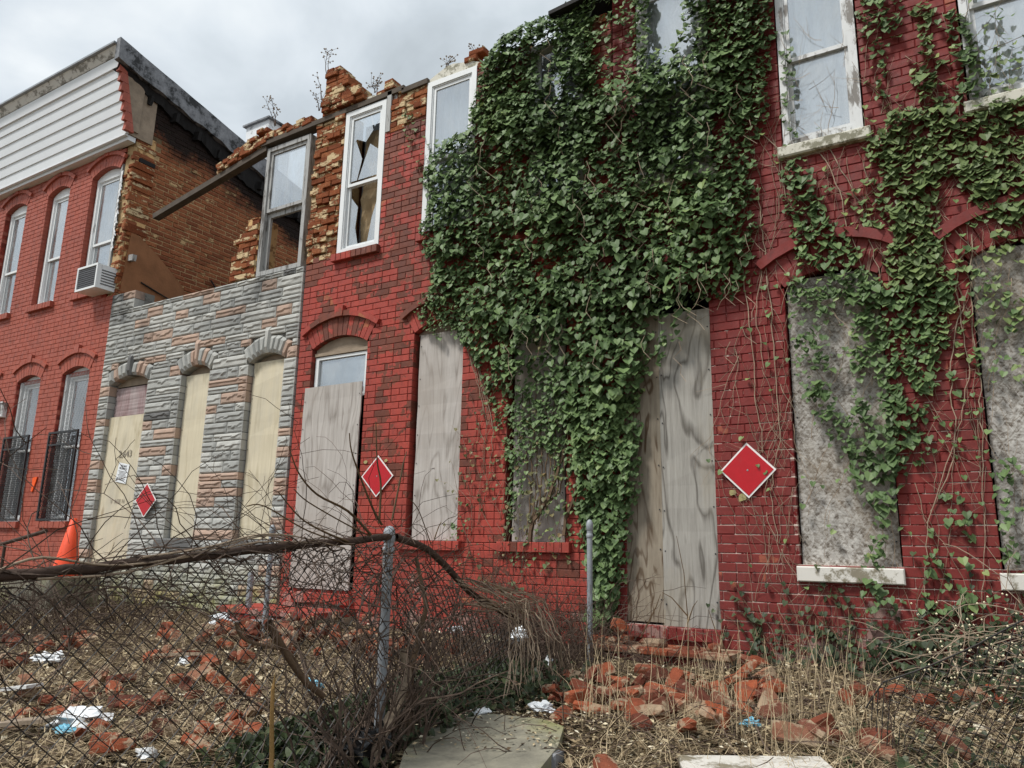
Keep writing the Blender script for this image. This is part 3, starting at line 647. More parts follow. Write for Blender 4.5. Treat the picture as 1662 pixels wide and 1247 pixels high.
# ------------------------------------------------------------------ house B: formstone front, gutted
HB = thing('rowhouse', 'gutted rowhouse with grey formstone front and its upper front wall collapsed', 'rowhouse', (-8.3, 0, -.75), 'attached brick rowhouses')
opB = [Arch(-9.97, -9.13, -.30, 2.08, .10, .19), Arch(-8.43, -7.89, .06, 2.08, .09, .22), Arch(-7.19, -6.60, .06, 2.08, .09, .22)]
def stone_mesh(x0, x1, z0, z1, seed):
    Wd, H = x1 - x0, z1 - z0; nxs = max(4, int(Wd / .035)); vz = [0, .12, .3, .45, .6, .8, .9, 1]; m = MB(); vs = []
    for v in vz:
        for i in range(nxs + 1):
            u = i / nxs; x = x0 + Wd * u; z = z0 + H * v; e = min(u * Wd, (1 - u) * Wd, v * H, (1 - v) * H)
            vr = .52 + .26 * mn.noise(Vector((x * 7, seed, 1))); d = abs(v - vr) * (1.2 if v > vr else 1.9)
            q_ = mn.noise(Vector((x * 5, z * 9, seed))); y = -.022 - (.008 * (1 - min(1, 2.4 * abs(q_))) + (.012 if v > vr else -.002) * max(0, 1 - abs(v - vr) * 2.0)) * min(1, e / .016)
            if e < .001: y = -.014
            vs.append((x, y, z))
    k = nxs + 1; nv = len(vz)
    fs = [(j * k + i, j * k + i + 1, (j + 1) * k + i + 1, (j + 1) * k + i) for j in range(nv - 1) for i in range(nxs)]
    b = len(vs); edge = [i for i in range(k)] + [j * k + nxs for j in range(1, nv)] + [(nv - 1) * k + i for i in range(nxs - 1, -1, -1)] + [j * k for j in range(nv - 2, 0, -1)]
    vs += [(vs[e][0], .13, vs[e][2]) for e in edge]; ne = len(edge)
    fs += [(edge[i], b + i, b + (i + 1) % ne, edge[(i + 1) % ne]) for i in range(ne)]
    m.add(vs, fs); return m
def topB(x): return 3.46 if x < -9.66 else 3.16
z = -.9; row = 0; coreB = MB(); sr = random.Random(5)
while z < 3.44:
    h = sr.choice((.088, .1, .118, .135)); h = min(h, 3.44 - z)
    if z < 3.14 < z + h: h = 3.14 - z
    if h < .05: z += h; continue
    zm = z + h / 2; xr = -6.40 if z < 3.14 else -9.66
    for a, c in free(-10.2, xr, [o.block(zm, False) for o in opB]): coreB.box(a + .012, c - .012, .008, .28, z, z + h, 0)
    for a, c in free(-10.2, xr, [o.block(zm) for o in opB]):
        x = a
        while x < c - .01:
            ln = sr.choice((.2, .26, .33, .42, .55, .62)); q = x + ln
            if c - q < .13: q = c
            stone_mesh(x + .004, q - .004, z + .004, z + h - .004, sr.uniform(0, 99)).build('stone', M['stone'], HB); x = q
    z += h; row += 1
coreB.build('wall', M['mortStone'], HB)
for o in opB:
    n = 9; mo = MB()
    for i in range(n):
        a0, a1 = -o.a + 2 * o.a * i / n, -o.a + 2 * o.a * (i + 1) / n; k = i == n // 2; hh = o.h + (.10 if k else U(-.02, .0)); y = -.034 if k else -.020 - U(0, .008); e = .003
        m = MB(); P_ = [o.pt(a0 + e, o.R), o.pt(a0 + e, o.R + hh), o.pt(a1 - e, o.R + hh), o.pt(a1 - e, o.R)]; cxm = sum(p[0] for p in P_) / 4; czm = sum(p[1] for p in P_) / 4
        vs = [(x, y + .018, z_) for x, z_ in P_] + [(cxm + (x - cxm) * .55, y - .012 + U(-.006, .006), czm + (z_ - czm) * .6) for x, z_ in P_] + [(x, .12, z_) for x, z_ in P_]
        m.add(vs, [(4, 7, 6, 5)] + [(i_, (i_ + 1) % 4, (i_ + 1) % 4 + 4, i_ + 4)[::-1] for i_ in range(4)] + [(i_, i_ + 8, (i_ + 1) % 4 + 8, (i_ + 1) % 4)[::-1] for i_ in range(4)]); m.build('stone', M['stone'], HB)
        mo.prism([o.pt(a0, o.R + .005), o.pt(a0, o.R + o.h - .02), o.pt(a1, o.R + o.h - .02), o.pt(a1, o.R + .005)], .0, .13, 0)
    mo.build('arch_mortar', M['mortStone'], HB)
    m = MB(); m.box(o.x0, o.x1, .10, .28, o.zs - .02, o.zs + .12); m.build('rotten_header', M['timber'], HB)
for o, nm in zip(opB[1:], 'ab'): m = MB(); m.bev(o.x0 - .16, o.x1 + .03, -.04, .2, o.z0 - .115, o.z0 - .004, .015, .99); m.build('window_sill', M['stone'], HB)
panel(HB, opB[0].x0 + .01, opB[0].x1 - .02, 1.60, 2.04, ply('flaking_maroon_door', hx('9d8c8c'), hx('6e4a4c'), hx('6a4a4a'), 5, hx('b0a8a6')), .085, 'old_door')
pB = panel(HB, opB[0].x0 - .02, opB[0].x1 - .02, -.42, 1.64, M['plyB'], .045)
panel(HB, opB[1].x0 + .02, opB[1].x1 - .002, .065, 2.06, M['plyB'], .06, dx=-.02)
panel(HB, opB[2].x0 + .012, opB[2].x1 - .004, .065, 2.09, M['plyB'], .06)
q = at(203, 737, .038); text(HB, '2,643', .13, (q.x, .0388, q.z), M['pencil'], 'scrawled_number', bold=.001)
q = at(190, 814, .038); text(HB, 'V  AGE N', .075, (q.x, .0388, q.z), M['pencil'], 'scrawled_word')
room(HB, -10.1, -6.45, -.6, 2.6, .3, 1.5)
m = MB(); m.box(-10.0, -6.45, .3, 6.5, 2.62, 2.72); m.build('floor_deck', M['char'], HB)
m = MB(); m.box(-6.45, -6.25, .32, 6.5, 2.4, 4.9); m.build('right_party_wall', M['party'], HB)
# surviving window frame and the broken pier beside it
wB = MB(); x0, x1, z0, z1 = -7.26, -6.50, 3.165, 4.86
ring(wB, x0, x1, z0, z1, .055, .02, .15); wf = wB.build('window', M['greywood'], HB)
s_ = MB(); ring(s_, x0 + .057, x1 - .057, 3.99, z1 - .057, .04, .04, .075); s_.build('sash', M['greywood'], wf)
g_ = MB(); g_.box(x0 + .095, x1 - .095, .055, .059, 4.03, z1 - .095); g_.build('pane', M['glassdirty'], wf)
s_ = MB(); s_.box(x0 + .057, x0 + .1, .08, .115, 3.22, 4.0); s_.box(x0 + .1, x1 - .1, .08, .115, 3.93, 4.0); s_.box(x1 - .1, x1 - .057, .08, .115, 3.22, 4.0); s_.build('sash', M['greywood'], wf)
def topPier(x): return 3.75 + 1.2 * (x + 7.6) if x > -7.62 else 3.4 + .3 * (x + 8)
brick_wall(HB, -7.72, -7.27, 3.17, 3.95, [], M['raw'], M['mortRaw'], top=topPier, jit=.014, parts=40, proud=.02)
# fallen header beam with loose masonry riding on its upper end
m = MB(); a = at(253, 353, .05); b = at(437, 243, .05); m.bar(a, b, .10, .075); m.build('fallen_beam', M['darktimber'], HB)
d = (b - a); loose = MB()
for i in range(46):
    t = U(.60, 1.0); p = a + d * t; k = int(U(0, 1 + 3 * (t - .55) / .45)); m = MB(); ln = U(.1, .2)
    m.bev(-ln / 2, ln / 2, -.06 + U(-.03, .03), .06, .0, .058, .006); ang = math.atan2(d.z, d.x) + U(-.15, .15)
    for q in range(len(m.v)): x, y, z = m.v[q]; m.v[q] = (p.x + x * math.cos(ang) - z * math.sin(ang), .05 + y, p.z + .06 + k * .066 + x * math.sin(ang) + z * math.cos(ang))
    m.build('brick', M['raw'], HB)

# ------------------------------------------------------------------ house C: flaking red house
HC = thing('rowhouse', 'flaking bright red brick rowhouse with broken roofline between stone front and ivy', 'rowhouse', (-4.5, 0, -.75), 'attached brick rowhouses')
opC = [Arch(-6.17, -5.37, -.45, 2.12, .11, .21), Arch(-4.74, -4.14, .07, 2.12, .09, .21), Arch(-3.62, -3.02, .07, 2.12, .09, .21)]
upC = [Arch(-5.91, -5.30, 3.17, 4.93, .07, .05), Arch(-4.72, -4.08, 3.17, 4.93, .07, .05), Arch(-3.45, -2.85, 3.17, 4.93, .07, .05)]
def topRed(x):
    if x < -5.92: return 3.19 + .02 * math.sin(x * 31)
    if x < -5.28: return 9
    if x < -4.99: return 4.47 + .03 * math.sin(x * 50)
    if x < -4.7: return 4.56 + .05 * math.sin(x * 60)
    return 4.9
def hidC(x, z):
    px, py = proj((x, 0, z)); return px > 700 and py < 640 or px > 800
brick_wall(HC, -6.385, -2.56, -.9, 5.0, opC + upC, M['brickC'], M['mortC'], top=topRed, hidden=hidC)
for o in opC: arch_ring(HC, o, M['brickC'], M['mortC'], .06, .04)
for o in opC[1:]: brick_sill(HC, o.x0, o.x1, .07, M['brickC'], .085, .05, .06)
for o in upC: brick_sill(HC, o.x0, o.x1, 3.17, M['brickC'], .085, .06, .03)
# bare backing brick where the face has fallen away, and the ragged wall head
def topRaw(x): return 4.98 + .03 * math.sin(x * 9)
def botRaw(x): return topRed(x) + .0
rawC = brick_wall(HC, -6.40, -2.60, 3.1, 4.97, [Arch(o.x0 - .01, o.x1 + .01, 3.17, 5.2, .03, .02) for o in upC] + [Arch(-5.30, -5.26, 4.4, 5.2, .01, .01)], M['raw'], M['mortRaw'], bot=botRaw, jit=.022, parts=140, proud=.03, hidden=hidC)
for o_ in HC.children:
    pass
hd = MB(); hd.bar((-7.35, .05, 4.93), (-5.05, .05, 4.985), .14, .06); hd.build('header_beam', M['darktimber'], HC)
hd = MB(); hd.bar((-5.08, .05, 4.95), (-4.72, .05, 4.96), .14, .06); hd.build('header_beam', M['darktimber'], HC)
m = MB(); m.box(-5.28, -5.22, -.02, .08, 4.50, 5.0); m.box(-5.20, -5.16, .01, .06, 4.55, 4.98); m.build('side_post', M['greywood'], HC)
def loose_row(x0, x1, z, n, mat, tilt=.2, hmax=1):
    for i in range(n):
        x = U(x0, x1); ln = U(.09, .2); k = int(U(0, hmax + .99)); m = MB(); m.bev(-ln / 2, ln / 2, U(-.09, -.03), .08, 0, .06, .007); ang = U(-tilt, tilt)
        for q in range(len(m.v)): a_, y, z_ = m.v[q]; m.v[q] = (x + a_ * math.cos(ang) - z_ * math.sin(ang), .05 + y, z + k * .064 + a_ * math.sin(ang) + z_ * math.cos(ang))
        m.build('brick', mat, HC)
loose_row(-7.3, -6.35, 4.97, 15, M['raw'], .15); loose_row(-6.4, -5.9, 5.0, 8, M['raw'], .1); loose_row(-5.45, -5.25, 5.03, 3, M['raw'], .1); loose_row(-4.2, -4.05, 5.02, 2, M['raw'], .1)
for r_ in range(9):                                           # leaning stack of bricks on the wall head
    x = -6.27 + r_ * .004; z = 5.02 + r_ * .063; xe = -5.62 - r_ * .058
    while x < xe:
        ln = U(.1, .2); q = min(x + ln, xe + .06); m = MB(); m.bev(x, q - .006, -.06 + U(-.03, .02), .16, z + U(-.004, .004), z + .058, .006); m.build('brick', M['raw'], HC); x = q
for o in (upC[0], upC[1]):                                    # flaking plaster lunettes over the upper windows
    m = MB(); k = 8; m.prism([(o.x0 - .02, o.zs)] + [(o.x0 - .02 + (o.x1 - o.x0 + .04) * i / k, o.zs + .05 + .09 * math.sin(math.pi * i / k) + U(-.012, .012)) for i in range(k + 1)] + [(o.x1 + .02, o.zs)], .02, .12); m.build('arch_infill', M['stonesill'], HC)
w1 = window(HC, -5.91, -5.30, 3.17, 4.93, M['white'], M['glass'], -.005, .06, .47, None, broken=True)
gl = MB()   # shards left in the broken sashes
def shard(pts, y): gl.prism(pts, y, y + .004)
a, b, c, d = -5.81, -5.40, 3.28, 4.83
shard([(a, 4.05), (a + .10, 4.05), (a + .16, 4.3), (a + .05, 4.55), (a, 4.5)], .03); shard([(a, d), (a, 4.5), (a + .06, 4.57), (a + .2, 4.5), (a + .3, 4.62), (a + .24, d)], .03)
shard([(a + .12, 4.05), (b, 4.05), (b, 4.35), (a + .27, 4.46), (a + .2, 4.28)], .03); shard([(a + .26, d), (a + .32, 4.66), (b, 4.75), (b, d)], .03)
shard([(a, c), (a + .15, c), (a + .1, c + .2), (a + .12, c + .45), (a, c + .6)], .055); shard([(b, c), (b, c + .5), (b - .07, c + .3), (b - .12, c)], .055)
gl.build('broken_pane', M['glass'], w1)
cl = MB(); n = 12; vs = []
for j in range(n + 1):
    for i in range(7): vs.append((a + .08 + .33 * i / 6 + .03 * mn.noise(Vector((i, j, 0))), .16 + .06 * mn.noise(Vector((i * .8, j * .7, 3))), 3.25 + 1.45 * j / n))
cl.add(vs, [(j * 7 + i, j * 7 + i + 1, (j + 1) * 7 + i + 1, (j + 1) * 7 + i) for j in range(n) for i in range(6)]); cl.build('torn_blind', M['brownfab'], w1)
cl = MB(); cl.box(-5.88, -5.33, .30, .31, 3.2, 4.9); cl.build('curtain', M['greycurtain'], w1)
window(HC, -4.72, -4.08, 3.17, 4.93, M['white'], M['glass'], -.005, .06, .47, 'curtain')
window(HC, -3.45, -2.85, 3.17, 4.93, M['white'], M['glass'], .03, .06, .47, 'curtain')
room(HC, -6.3, -2.7, -.6, 4.85)
# transom window over the boarded door, and the boards
tw = MB(); ring(tw, -6.16, -5.38, 1.55, 2.03, .05, .05, .10, .04, .03); tW = tw.build('transom_window', M['white'], HC)
m = MB(); m.box(-6.12, -5.42, .075, .079, 1.58, 2.0); m.build('pane', M['glass'], tW)
m = MB(); m.box(-6.12, -5.42, .14, .15, 1.58, 2.0); m.build('curtain', M['curtain'], tW)
o = opC[0]; m = MB(); k = 8; m.prism([(o.x0 + .004, 2.035)] + [o.pt(-o.a + 2 * o.a * i / k, o.R - .004) for i in range(k + 1)] + [(o.x1 - .004, 2.035)], .06, .1); m.build('arch_panel', M['timber'], HC)
m = MB(); m.box(o.x0 + .004, o.x1 - .004, .035, .06, 2.04, 2.075); m.build('header_trim', M['timber'], HC)
panel(HC, -6.22, -5.395, -.42, 1.68, M['plyC'], -.03, dx=.012)
panel(HC, -4.70, -4.10, .075, 2.10, M['plyC'], .05)
o = opC[1]; m = MB(); m.prism([(o.x0 + .004, 2.1)] + [o.pt(-o.a + 2 * o.a * i / 8, o.R - .004) for i in range(9)] + [(o.x1 - .004, 2.1)], .07, .1); m.build('arch_panel', M['timber'], HC)
panel(HC, -3.58, -3.06, .075, 2.12, M['plyC'], .06)
# stoop of house C
st = MB(); st.box(-6.30, -5.25, -.36, .10, -.62, -.47); st.build('door_threshold', M['brickC'], HC) if False else None
for i in range(5): m = MB(); m.bev(-6.18 + i * .165, -6.02 + i * .165, -.06, .1, -.56, -.455, .005); m.build('brick', M['brickC'], HC)
stp = MB(); stp.box(-6.62, -5.3, -.50, -.0, -.9, -.66); s1 = stp.build('stoop', M['concrete'], HC)
for i in range(9): m = MB(); m.bev(-6.66 + i * .152, -6.515 + i * .152, -.56, -.01, -.655, -.60, .006); m.build('brick', M['brickC'], s1)
for i in range(6): m = MB(); m.bev(-6.6 + i * .21, -6.4 + i * .21, -.53, -.1, -.74, -.668, .006); m.build('brick', M['brickC'], s1)

# ------------------------------------------------------------------ house D: oxblood house under the ivy
HD = thing('rowhouse', 'dark oxblood brick rowhouse overgrown with ivy, tall plywood door and white sill', 'rowhouse', (-.6, 0, -.75), 'attached brick rowhouses')
opD = [Arch(-2.47, -1.74, -.53, 2.05, .10, .22), Arch(-1.15, -.50, -.07, 2.00, .10, .22), Arch(.06, .72, -.08, 2.00, .10, .22)]
upD = [Arch(-2.32, -1.66, 3.14, 5.05, .08, .1), Arch(-1.10, -.50, 3.14, 5.05, .08, .1), Arch(.17, .80, 3.14, 5.05, .08, .1)]
def hidD(x, z):
    px, py = proj((x, 0, z)); return (px < 1170) or py > 1080 or (1290 < px < 1450 and 450 < py)
brick_wall(HD, -2.555, 1.5, -.95, 5.42, opD + upD, M['brickD'], M['mortD'], hidden=hidD, jit=.002, proud=.005)
for o in opD: arch_ring(HD, o, M['brickD'], M['mortD'], .075, .045)
for i, o in enumerate(upD):
    w_ = window(HD, o.x0 + .01, o.x1 - .01, 3.15, 5.03, M['worn'], M['glassdirty'], -.01, .05, .40, 'curtain')
    m = MB(); m.bev(o.x0 - .03, o.x1 + .04, -.06, .1, 3.05, 3.145, .012); m.build('window_sill', M['stonesill'], w_)
for o in opD[1:]:
    panel(HD, o.x0 + .01, o.x1 - .01, o.z0 + .004, 2.06, M['osb'], .045, 'strand_board')
    m = MB(); m.bev(o.x0 - .02, o.x1 + .01, -.05, .1, o.z0 - .105, o.z0, .008); m.build('window_sill', M['sillwhite'], HD)
panel(HD, -2.49, -2.17, -.52, 1.94, M['plyD1'], .012)
panel(HD, -2.168, -1.735, -.54, 1.93, M['plyD2'], .004)
room(HD, -2.4, 1.4, -.6, 5.3)
m = MB(); m.add([(-3.15, -.16, 5.06), (1.5, -.16, 5.50), (1.5, .3, 5.48), (-3.15, .3, 5.06), (-3.15, -.16, 5.10), (1.5, -.16, 5.56), (1.5, .3, 5.54), (-3.15, .3, 5.10)], [(0, 3, 2, 1), (0, 1, 5, 4), (4, 5, 6, 7), (0, 4, 7, 3)]); m.build('roof_eave', M['char'], HD)
for i in range(11): m = MB(); m.bev(-2.46 + i * .067, -2.396 + i * .067, -.035 + U(-.004, .004), .1, -.635, -.545, .004); m.build('brick', M['brickD'], HD)
sD = MB(); sD.box(-2.62, -1.58, -.34, .0, -.98, -.715); sd_ = sD.build('door_step', M['concrete'], HD)
for i in range(5): m = MB(); m.bev(-2.66 + i * .22, -2.445 + i * .22, -.40, -.02, -.712, -.672, .008); m.build('brick', M['rubble'] if i < 5 else M['brickD'], sd_)
for i in range(5): m = MB(); m.bev(-2.6 + i * .205, -2.405 + i * .205, -.355, -.1, -.86, -.722, .006); m.build('brick', M['brickD'], sd_)

# ------------------------------------------------------------------ ivy
LEAF = [(0, .10, 0), (-.30, -.06, .05), (-.52, .22, .10), (-.36, .62, .05), (0, 1.0, -.06), (.36, .62, .05), (.52, .22, .10), (.30, -.06, .05), (0, .45, -.02)]   # u, v, lift
LF = [(8, i, (i + 1) % 8) for i in range(8)]
def leaf_frame(out, up, yaw, roll):
    """blade normal leans out of the wall by `up` radians towards the sky; tip hangs down"""
    nrm = Vector((math.sin(yaw), -math.cos(yaw) * math.cos(up), math.sin(up))).normalized()
    v = Vector((0, 0, -1)); v = (v - nrm * v.dot(nrm)); v = v.normalized() if v.length > .05 else Vector((0, -1, 0))
    v = Matrix.Rotation(roll, 3, nrm) @ v; u = v.cross(nrm)
    return u, v, nrm
def leaf_verts(p, fr, s): u, v, n = fr; return [tuple(p + u * (a * s) + v * (b * s) + n * (c * s)) for a, b, c in LEAF]
LEAFME = {}
def leafobj(parent, p, fr, s, matk, r):
    k = (matk, int(r * 6))
    if k not in LEAFME:
        me = bpy.data.meshes.new('leaf'); me.from_pydata(LEAF, [], LF); a = me.attributes.new('rnd', 'FLOAT', 'FACE'); a.data.foreach_set('value', [(k[1] + .5) / 6] * 8); me.materials.append(M[matk]); LEAFME[k] = me
    u, v, n = fr; o = obj('leaf', LEAFME[k], parent)
    o.matrix_basis = Matrix(((u.x * s, v.x * s, n.x * s, p.x), (u.y * s, v.y * s, n.y * s, p.y), (u.z * s, v.z * s, n.z * s, p.z), (0, 0, 0, 1)))
def inpoly(x, z, P_):
    c = False; j = len(P_) - 1
    for i in range(len(P_)):
        xi, zi = P_[i]; xj, zj = P_[j]
        if (zi > z) != (zj > z) and x < (xj - xi) * (z - zi) / (zj - zi) + xi: c = not c
        j = i
    return c
def edged(x, z, P_):
    b = 9; j = len(P_) - 1
    for i in range(len(P_)):
        x1, z1 = P_[j]; x2, z2 = P_[i]; dx, dz = x2 - x1, z2 - z1; L2 = dx * dx + dz * dz or 1e-9
        t = max(0, min(1, ((x - x1) * dx + (z - z1) * dz) / L2)); b = min(b, (x - x1 - t * dx) ** 2 + (z - z1 - t * dz) ** 2); j = i
    return math.sqrt(b)
def topoly(pts): return [(lambda q: (q.x, q.z))(at(*p)) for p in pts]
def nz(x, z, s, k=0): return mn.noise(Vector((x * s, z * s, k * 7.3)))
class Ivy:
    def __init__(s, label, loc, npart=300): s.t = thing('ivy_plant', label, 'ivy', loc, 'ivy plants climbing the walls'); s.L = []; s.st = MB(); s.npart = npart
    def leaf(s, p, size, mk, r, up=None, yaw=None, roll=None):
        up = U(.25, 1.05) if up is None else up; yaw = rnd.gauss(0, .45) if yaw is None else yaw; roll = rnd.gauss(0, .35) if roll is None else roll
        s.L.append((p, leaf_frame(0, up, yaw, roll), size, mk, max(0, min(.999, r))))
    def fill(s, pts, dens, size=(.05, .085), thick=.2, mk='leafdark', holes=(), thin=None, y0=.02, rlo=0., rhi=1., edge=.16, hole=.48):
        P_ = topoly(pts); H = [topoly(h) for h in holes]; xs_ = [p[0] for p in P_]; zs_ = [p[1] for p in P_]; x0, x1, z0, z1 = min(xs_), max(xs_), min(zs_), max(zs_)
        n = int(dens * (x1 - x0) * (z1 - z0))
        for _ in range(n):
            x, z = U(x0, x1), U(z0, z1)
            jx, jz = x + .05 * nz(x, z, 5), z + .05 * nz(x, z, 5, 2)          # ragged outline
            if not inpoly(jx, jz, P_) or any(inpoly(x, z, h) for h in H): continue
            e = edged(jx, jz, P_)
            if thin and U(0, 1) > thin(x, z): continue
            if e < .04 and U(0, 1) < .4: continue
            k = min(1, e / edge); lump = .5 + .5 * nz(x, z, 2.6, 1) + .35 * nz(x, z, 7, 3)
            if nz(x, z, 6.5, 5) > hole and U(0, 1) < .8: continue          # holes in the foliage
            T = thick * k * max(.12, lump); d = U(0, 1) ** .6
            p = Vector((x, -y0 - T * d - U(0, .015), z)); sz = U(*size) * (.72 + .35 * k * max(0, lump)) * (U(.5, .8) if U(0, 1) < .25 else U(.8, 1.2))
            s.leaf(p, sz, mk, rlo + (rhi - rlo) * max(0, min(1, .12 + .62 * d * U(.25, 1.2) + .30 * nz(x, z, 1.4, 8))))  # inner leaves coloured darker, outer ones lighter: shade painted into leaf tone
    def vine(s, pts, r0=.006, r1=.003, jit=.02, leaves=0, mk='leafdark', size=(.035, .06), y=-.015, woody=False, raw=False):
        P_ = [Vector(p) for p in pts] if raw else [at(px, py, y) for px, py in pts]; out = []
        for a, b in zip(P_, P_[1:]):
            n = max(2, int((b - a).length / .07))
            for i in range(n): q = a.lerp(b, i / n); out.append(q + Vector((U(-jit, jit), U(-.006, .006), U(-jit, jit) * .6)))
        out.append(P_[-1]); s.st.tube(out, r0, r1, 4)
        for q in out:
            for _ in range(leaves if leaves >= 1 else int(U(0, 1) < leaves)):
                s.leaf(q + Vector((U(-.04, .04), -U(.005, .03), U(-.04, .03))), U(*size), mk, U(.2, 1))
        return out
    def walk(s, p, ang, ln, r=.004, leaves=0., mk='leafdark', size=(.03, .05), depth=0, wig=.35):
        out = [Vector(p)]; n = max(3, int(ln / .06)); a = ang
        for i in range(n):
            a += U(-wig, wig); a += (ang - a) * .25; q = out[-1] + Vector((math.sin(a) * .06, 0, math.cos(a) * .06)); q.y = -.012 - .006 * U(0, 1); out.append(q)
            if U(0, 1) < leaves: s.leaf(q + Vector((U(-.03, .03), -U(.004, .02), U(-.03, .02))), U(*size), mk, U(.2, 1))
            if depth < 2 and U(0, 1) < .16: s.walk(q, a + rnd.choice((-1, 1)) * U(.4, .9), ln * U(.25, .5), r * .65, leaves, mk, size, depth + 1)
        s.st.tube(out, r, r * .45, 3)
    def finish(s, stemmat='stem'):
        L = s.L; order = sorted(range(len(L)), key=lambda i: L[i][2] ** 2 / ((L[i][0] - CAM).length ** 2) * (1 + 2 * max(0, -L[i][0].y)), reverse=True); pick = set(order[:s.npart]); by = {}
        for i, (p, fr, sz, mk, r) in enumerate(L):
            if i in pick: leafobj(s.t, p, fr, sz, mk, r)
            else: by.setdefault(mk, MB()).add(leaf_verts(p, fr, sz), LF, r)
        mks = list(by); al = MB(); k = 0
        for j, mk in enumerate(mks):
            b = by[mk]; o = len(al.v); al.v += b.v; al.f += [tuple(o + q for q in f) for f in b.f]; al.r += b.r; al.m += [j] * len(b.f)
        if mks: al.build('foliage', [M[k] for k in mks], s.t, kind='stuff')
        if s.st.v: s.st.build('stems', M[stemmat], s.t, kind='stuff')

I1 = Ivy('huge dark green ivy mass covering the middle of the brick row', (-2.5, -.05, -.78))
main = [(800, 75), (850, 45), (900, 25), (945, -10), (1255, -60), (1258, 60), (1246, 130), (1250, 170), (1236, 215), (1222, 250), (1228, 320), (1222, 380), (1215, 440), (1205, 478), (1150, 488), (1100, 498), (1072, 506), (1060, 570), (1043, 640), (1040, 700), (1034, 760), (1022, 830), (1010, 900), (1002, 960), (998, 1015), (966, 1015), (955, 930), (945, 850), (935, 780), (922, 720), (905, 660), (880, 650), (850, 660), (815, 640), (790, 632), (768, 588), (745, 548), (715, 522), (690, 490), (702, 465), (705, 430), (690, 408), (680, 380), (692, 350), (700, 330), (688, 290), (700, 262), (722, 232), (762, 212), (772, 160), (785, 110)]
holes = [[(880, 92), (908, 84), (902, 116), (889, 158), (880, 150)], [(905, 142), (916, 138), (918, 162), (905, 170)], [(933, 130), (941, 128), (941, 165), (934, 168)], [(1058, -30), (1118, -40), (1114, 60), (1092, 82), (1058, 97)], [(1108, 73), (1126, 70), (1124, 96), (1108, 94)]]
def thin1(x, z):
    px, py = proj((x, 0, z))
    if 970 < px < 1035 and py < 150: return .28
    if py > 640 and px < 935: return .55
    return 1
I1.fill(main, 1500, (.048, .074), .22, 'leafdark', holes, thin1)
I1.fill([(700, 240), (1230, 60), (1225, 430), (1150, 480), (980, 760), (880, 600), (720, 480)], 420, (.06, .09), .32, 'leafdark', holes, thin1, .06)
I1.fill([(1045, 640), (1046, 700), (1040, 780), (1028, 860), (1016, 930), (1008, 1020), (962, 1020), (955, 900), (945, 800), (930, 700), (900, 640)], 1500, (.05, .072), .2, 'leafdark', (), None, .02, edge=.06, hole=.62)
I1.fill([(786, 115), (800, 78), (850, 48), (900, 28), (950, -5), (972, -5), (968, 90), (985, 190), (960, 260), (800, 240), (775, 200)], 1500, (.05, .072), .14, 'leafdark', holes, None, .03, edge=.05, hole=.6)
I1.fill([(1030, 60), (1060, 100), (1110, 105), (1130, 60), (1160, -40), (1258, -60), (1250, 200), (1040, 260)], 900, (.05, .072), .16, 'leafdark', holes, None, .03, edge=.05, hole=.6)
I1.fill([(835, 640), (915, 640), (938, 780), (930, 800), (905, 760), (870, 740), (845, 770)], 700, (.036, .056), .06, 'leafdark', (), None, .015, edge=.04)
# fringes
for pts, dn in (([(640, 190), (660, 175), (690, 180), (700, 240), (690, 290), (678, 300), (668, 250), (650, 215)], 260), ([(672, 500), (690, 470), (720, 520), (740, 545), (720, 552), (690, 540)], 900), ([(785, 630), (815, 640), (850, 660), (858, 720), (850, 800), (838, 870), (822, 870), (826, 780), (808, 700), (795, 665)], 1100), ([(860, 650), (905, 655), (930, 740), (950, 850), (960, 900), (920, 880), (912, 780), (880, 700), (850, 690)], 420),
                ([(1190, 330), (1232, 300), (1222, 480), (1190, 490)], 420)):
    I1.fill(pts, dn, (.035, .06), .06, 'leafdark' if pts[0][1] > 470 and pts[0][0] < 1000 else 'leaflight', (), None, .01)
for _ in range(0):
    p = at(U(780, 1230), U(60, 620), -.2); I1.walk(p, U(2.2, 4.0), U(.2, .6), .004, .2, 'leafdark')
    for q in range(1): pass
I1b = MB()
for _ in range(55):
    px, py = U(760, 1230), U(60, 560); yy = -.16 - U(0, .12); n = int(U(4, 9)); pts = [at(px + U(-6, 6) + k * U(-4, 4), py + k * 13, yy + U(-.01, .01)) for k in range(n)]; I1b.tube(pts, .0028, .0018, 3)
I1b.build('hanging_stems', M['stem'], I1.t, kind='stuff')
I1.vine([(859, 878), (865, 845), (890, 810), (905, 770), (915, 730)], .022, .012, .01, .3, y=-.03)
I1.vine([(915, 870), (918, 840), (935, 800), (940, 760), (930, 700)], .018, .01, .01, .2, y=-.03)
for k in range(9): I1.vine([(855 + k * 4, 870 - k * 6), (862 + k * 6, 800), (850 + k * 9, 720 - k * 5), (848 + k * 11, 640)], .008, .004, .018, .35, 'leafbrown', (.03, .05), y=-.025)
I1.vine([(880, 470), (885, 520), (872, 580)], .004, .003, .01, 1, 'leafbrown', (.035, .05), y=-.17)
I1.fill([(845, 640), (910, 645), (928, 720), (905, 745), (880, 720), (852, 735)], 900, (.04, .06), .08, 'leafdark', (), None, .02, edge=.05)
for _ in range(34): I1.walk(at(U(828, 915), U(650, 850), .02), math.pi + U(-.5, .5), U(.2, .5), .0025, .55, rnd.choice(('leafdark', 'leafbrown')), (.03, .045))
I1.finish('stemdark')

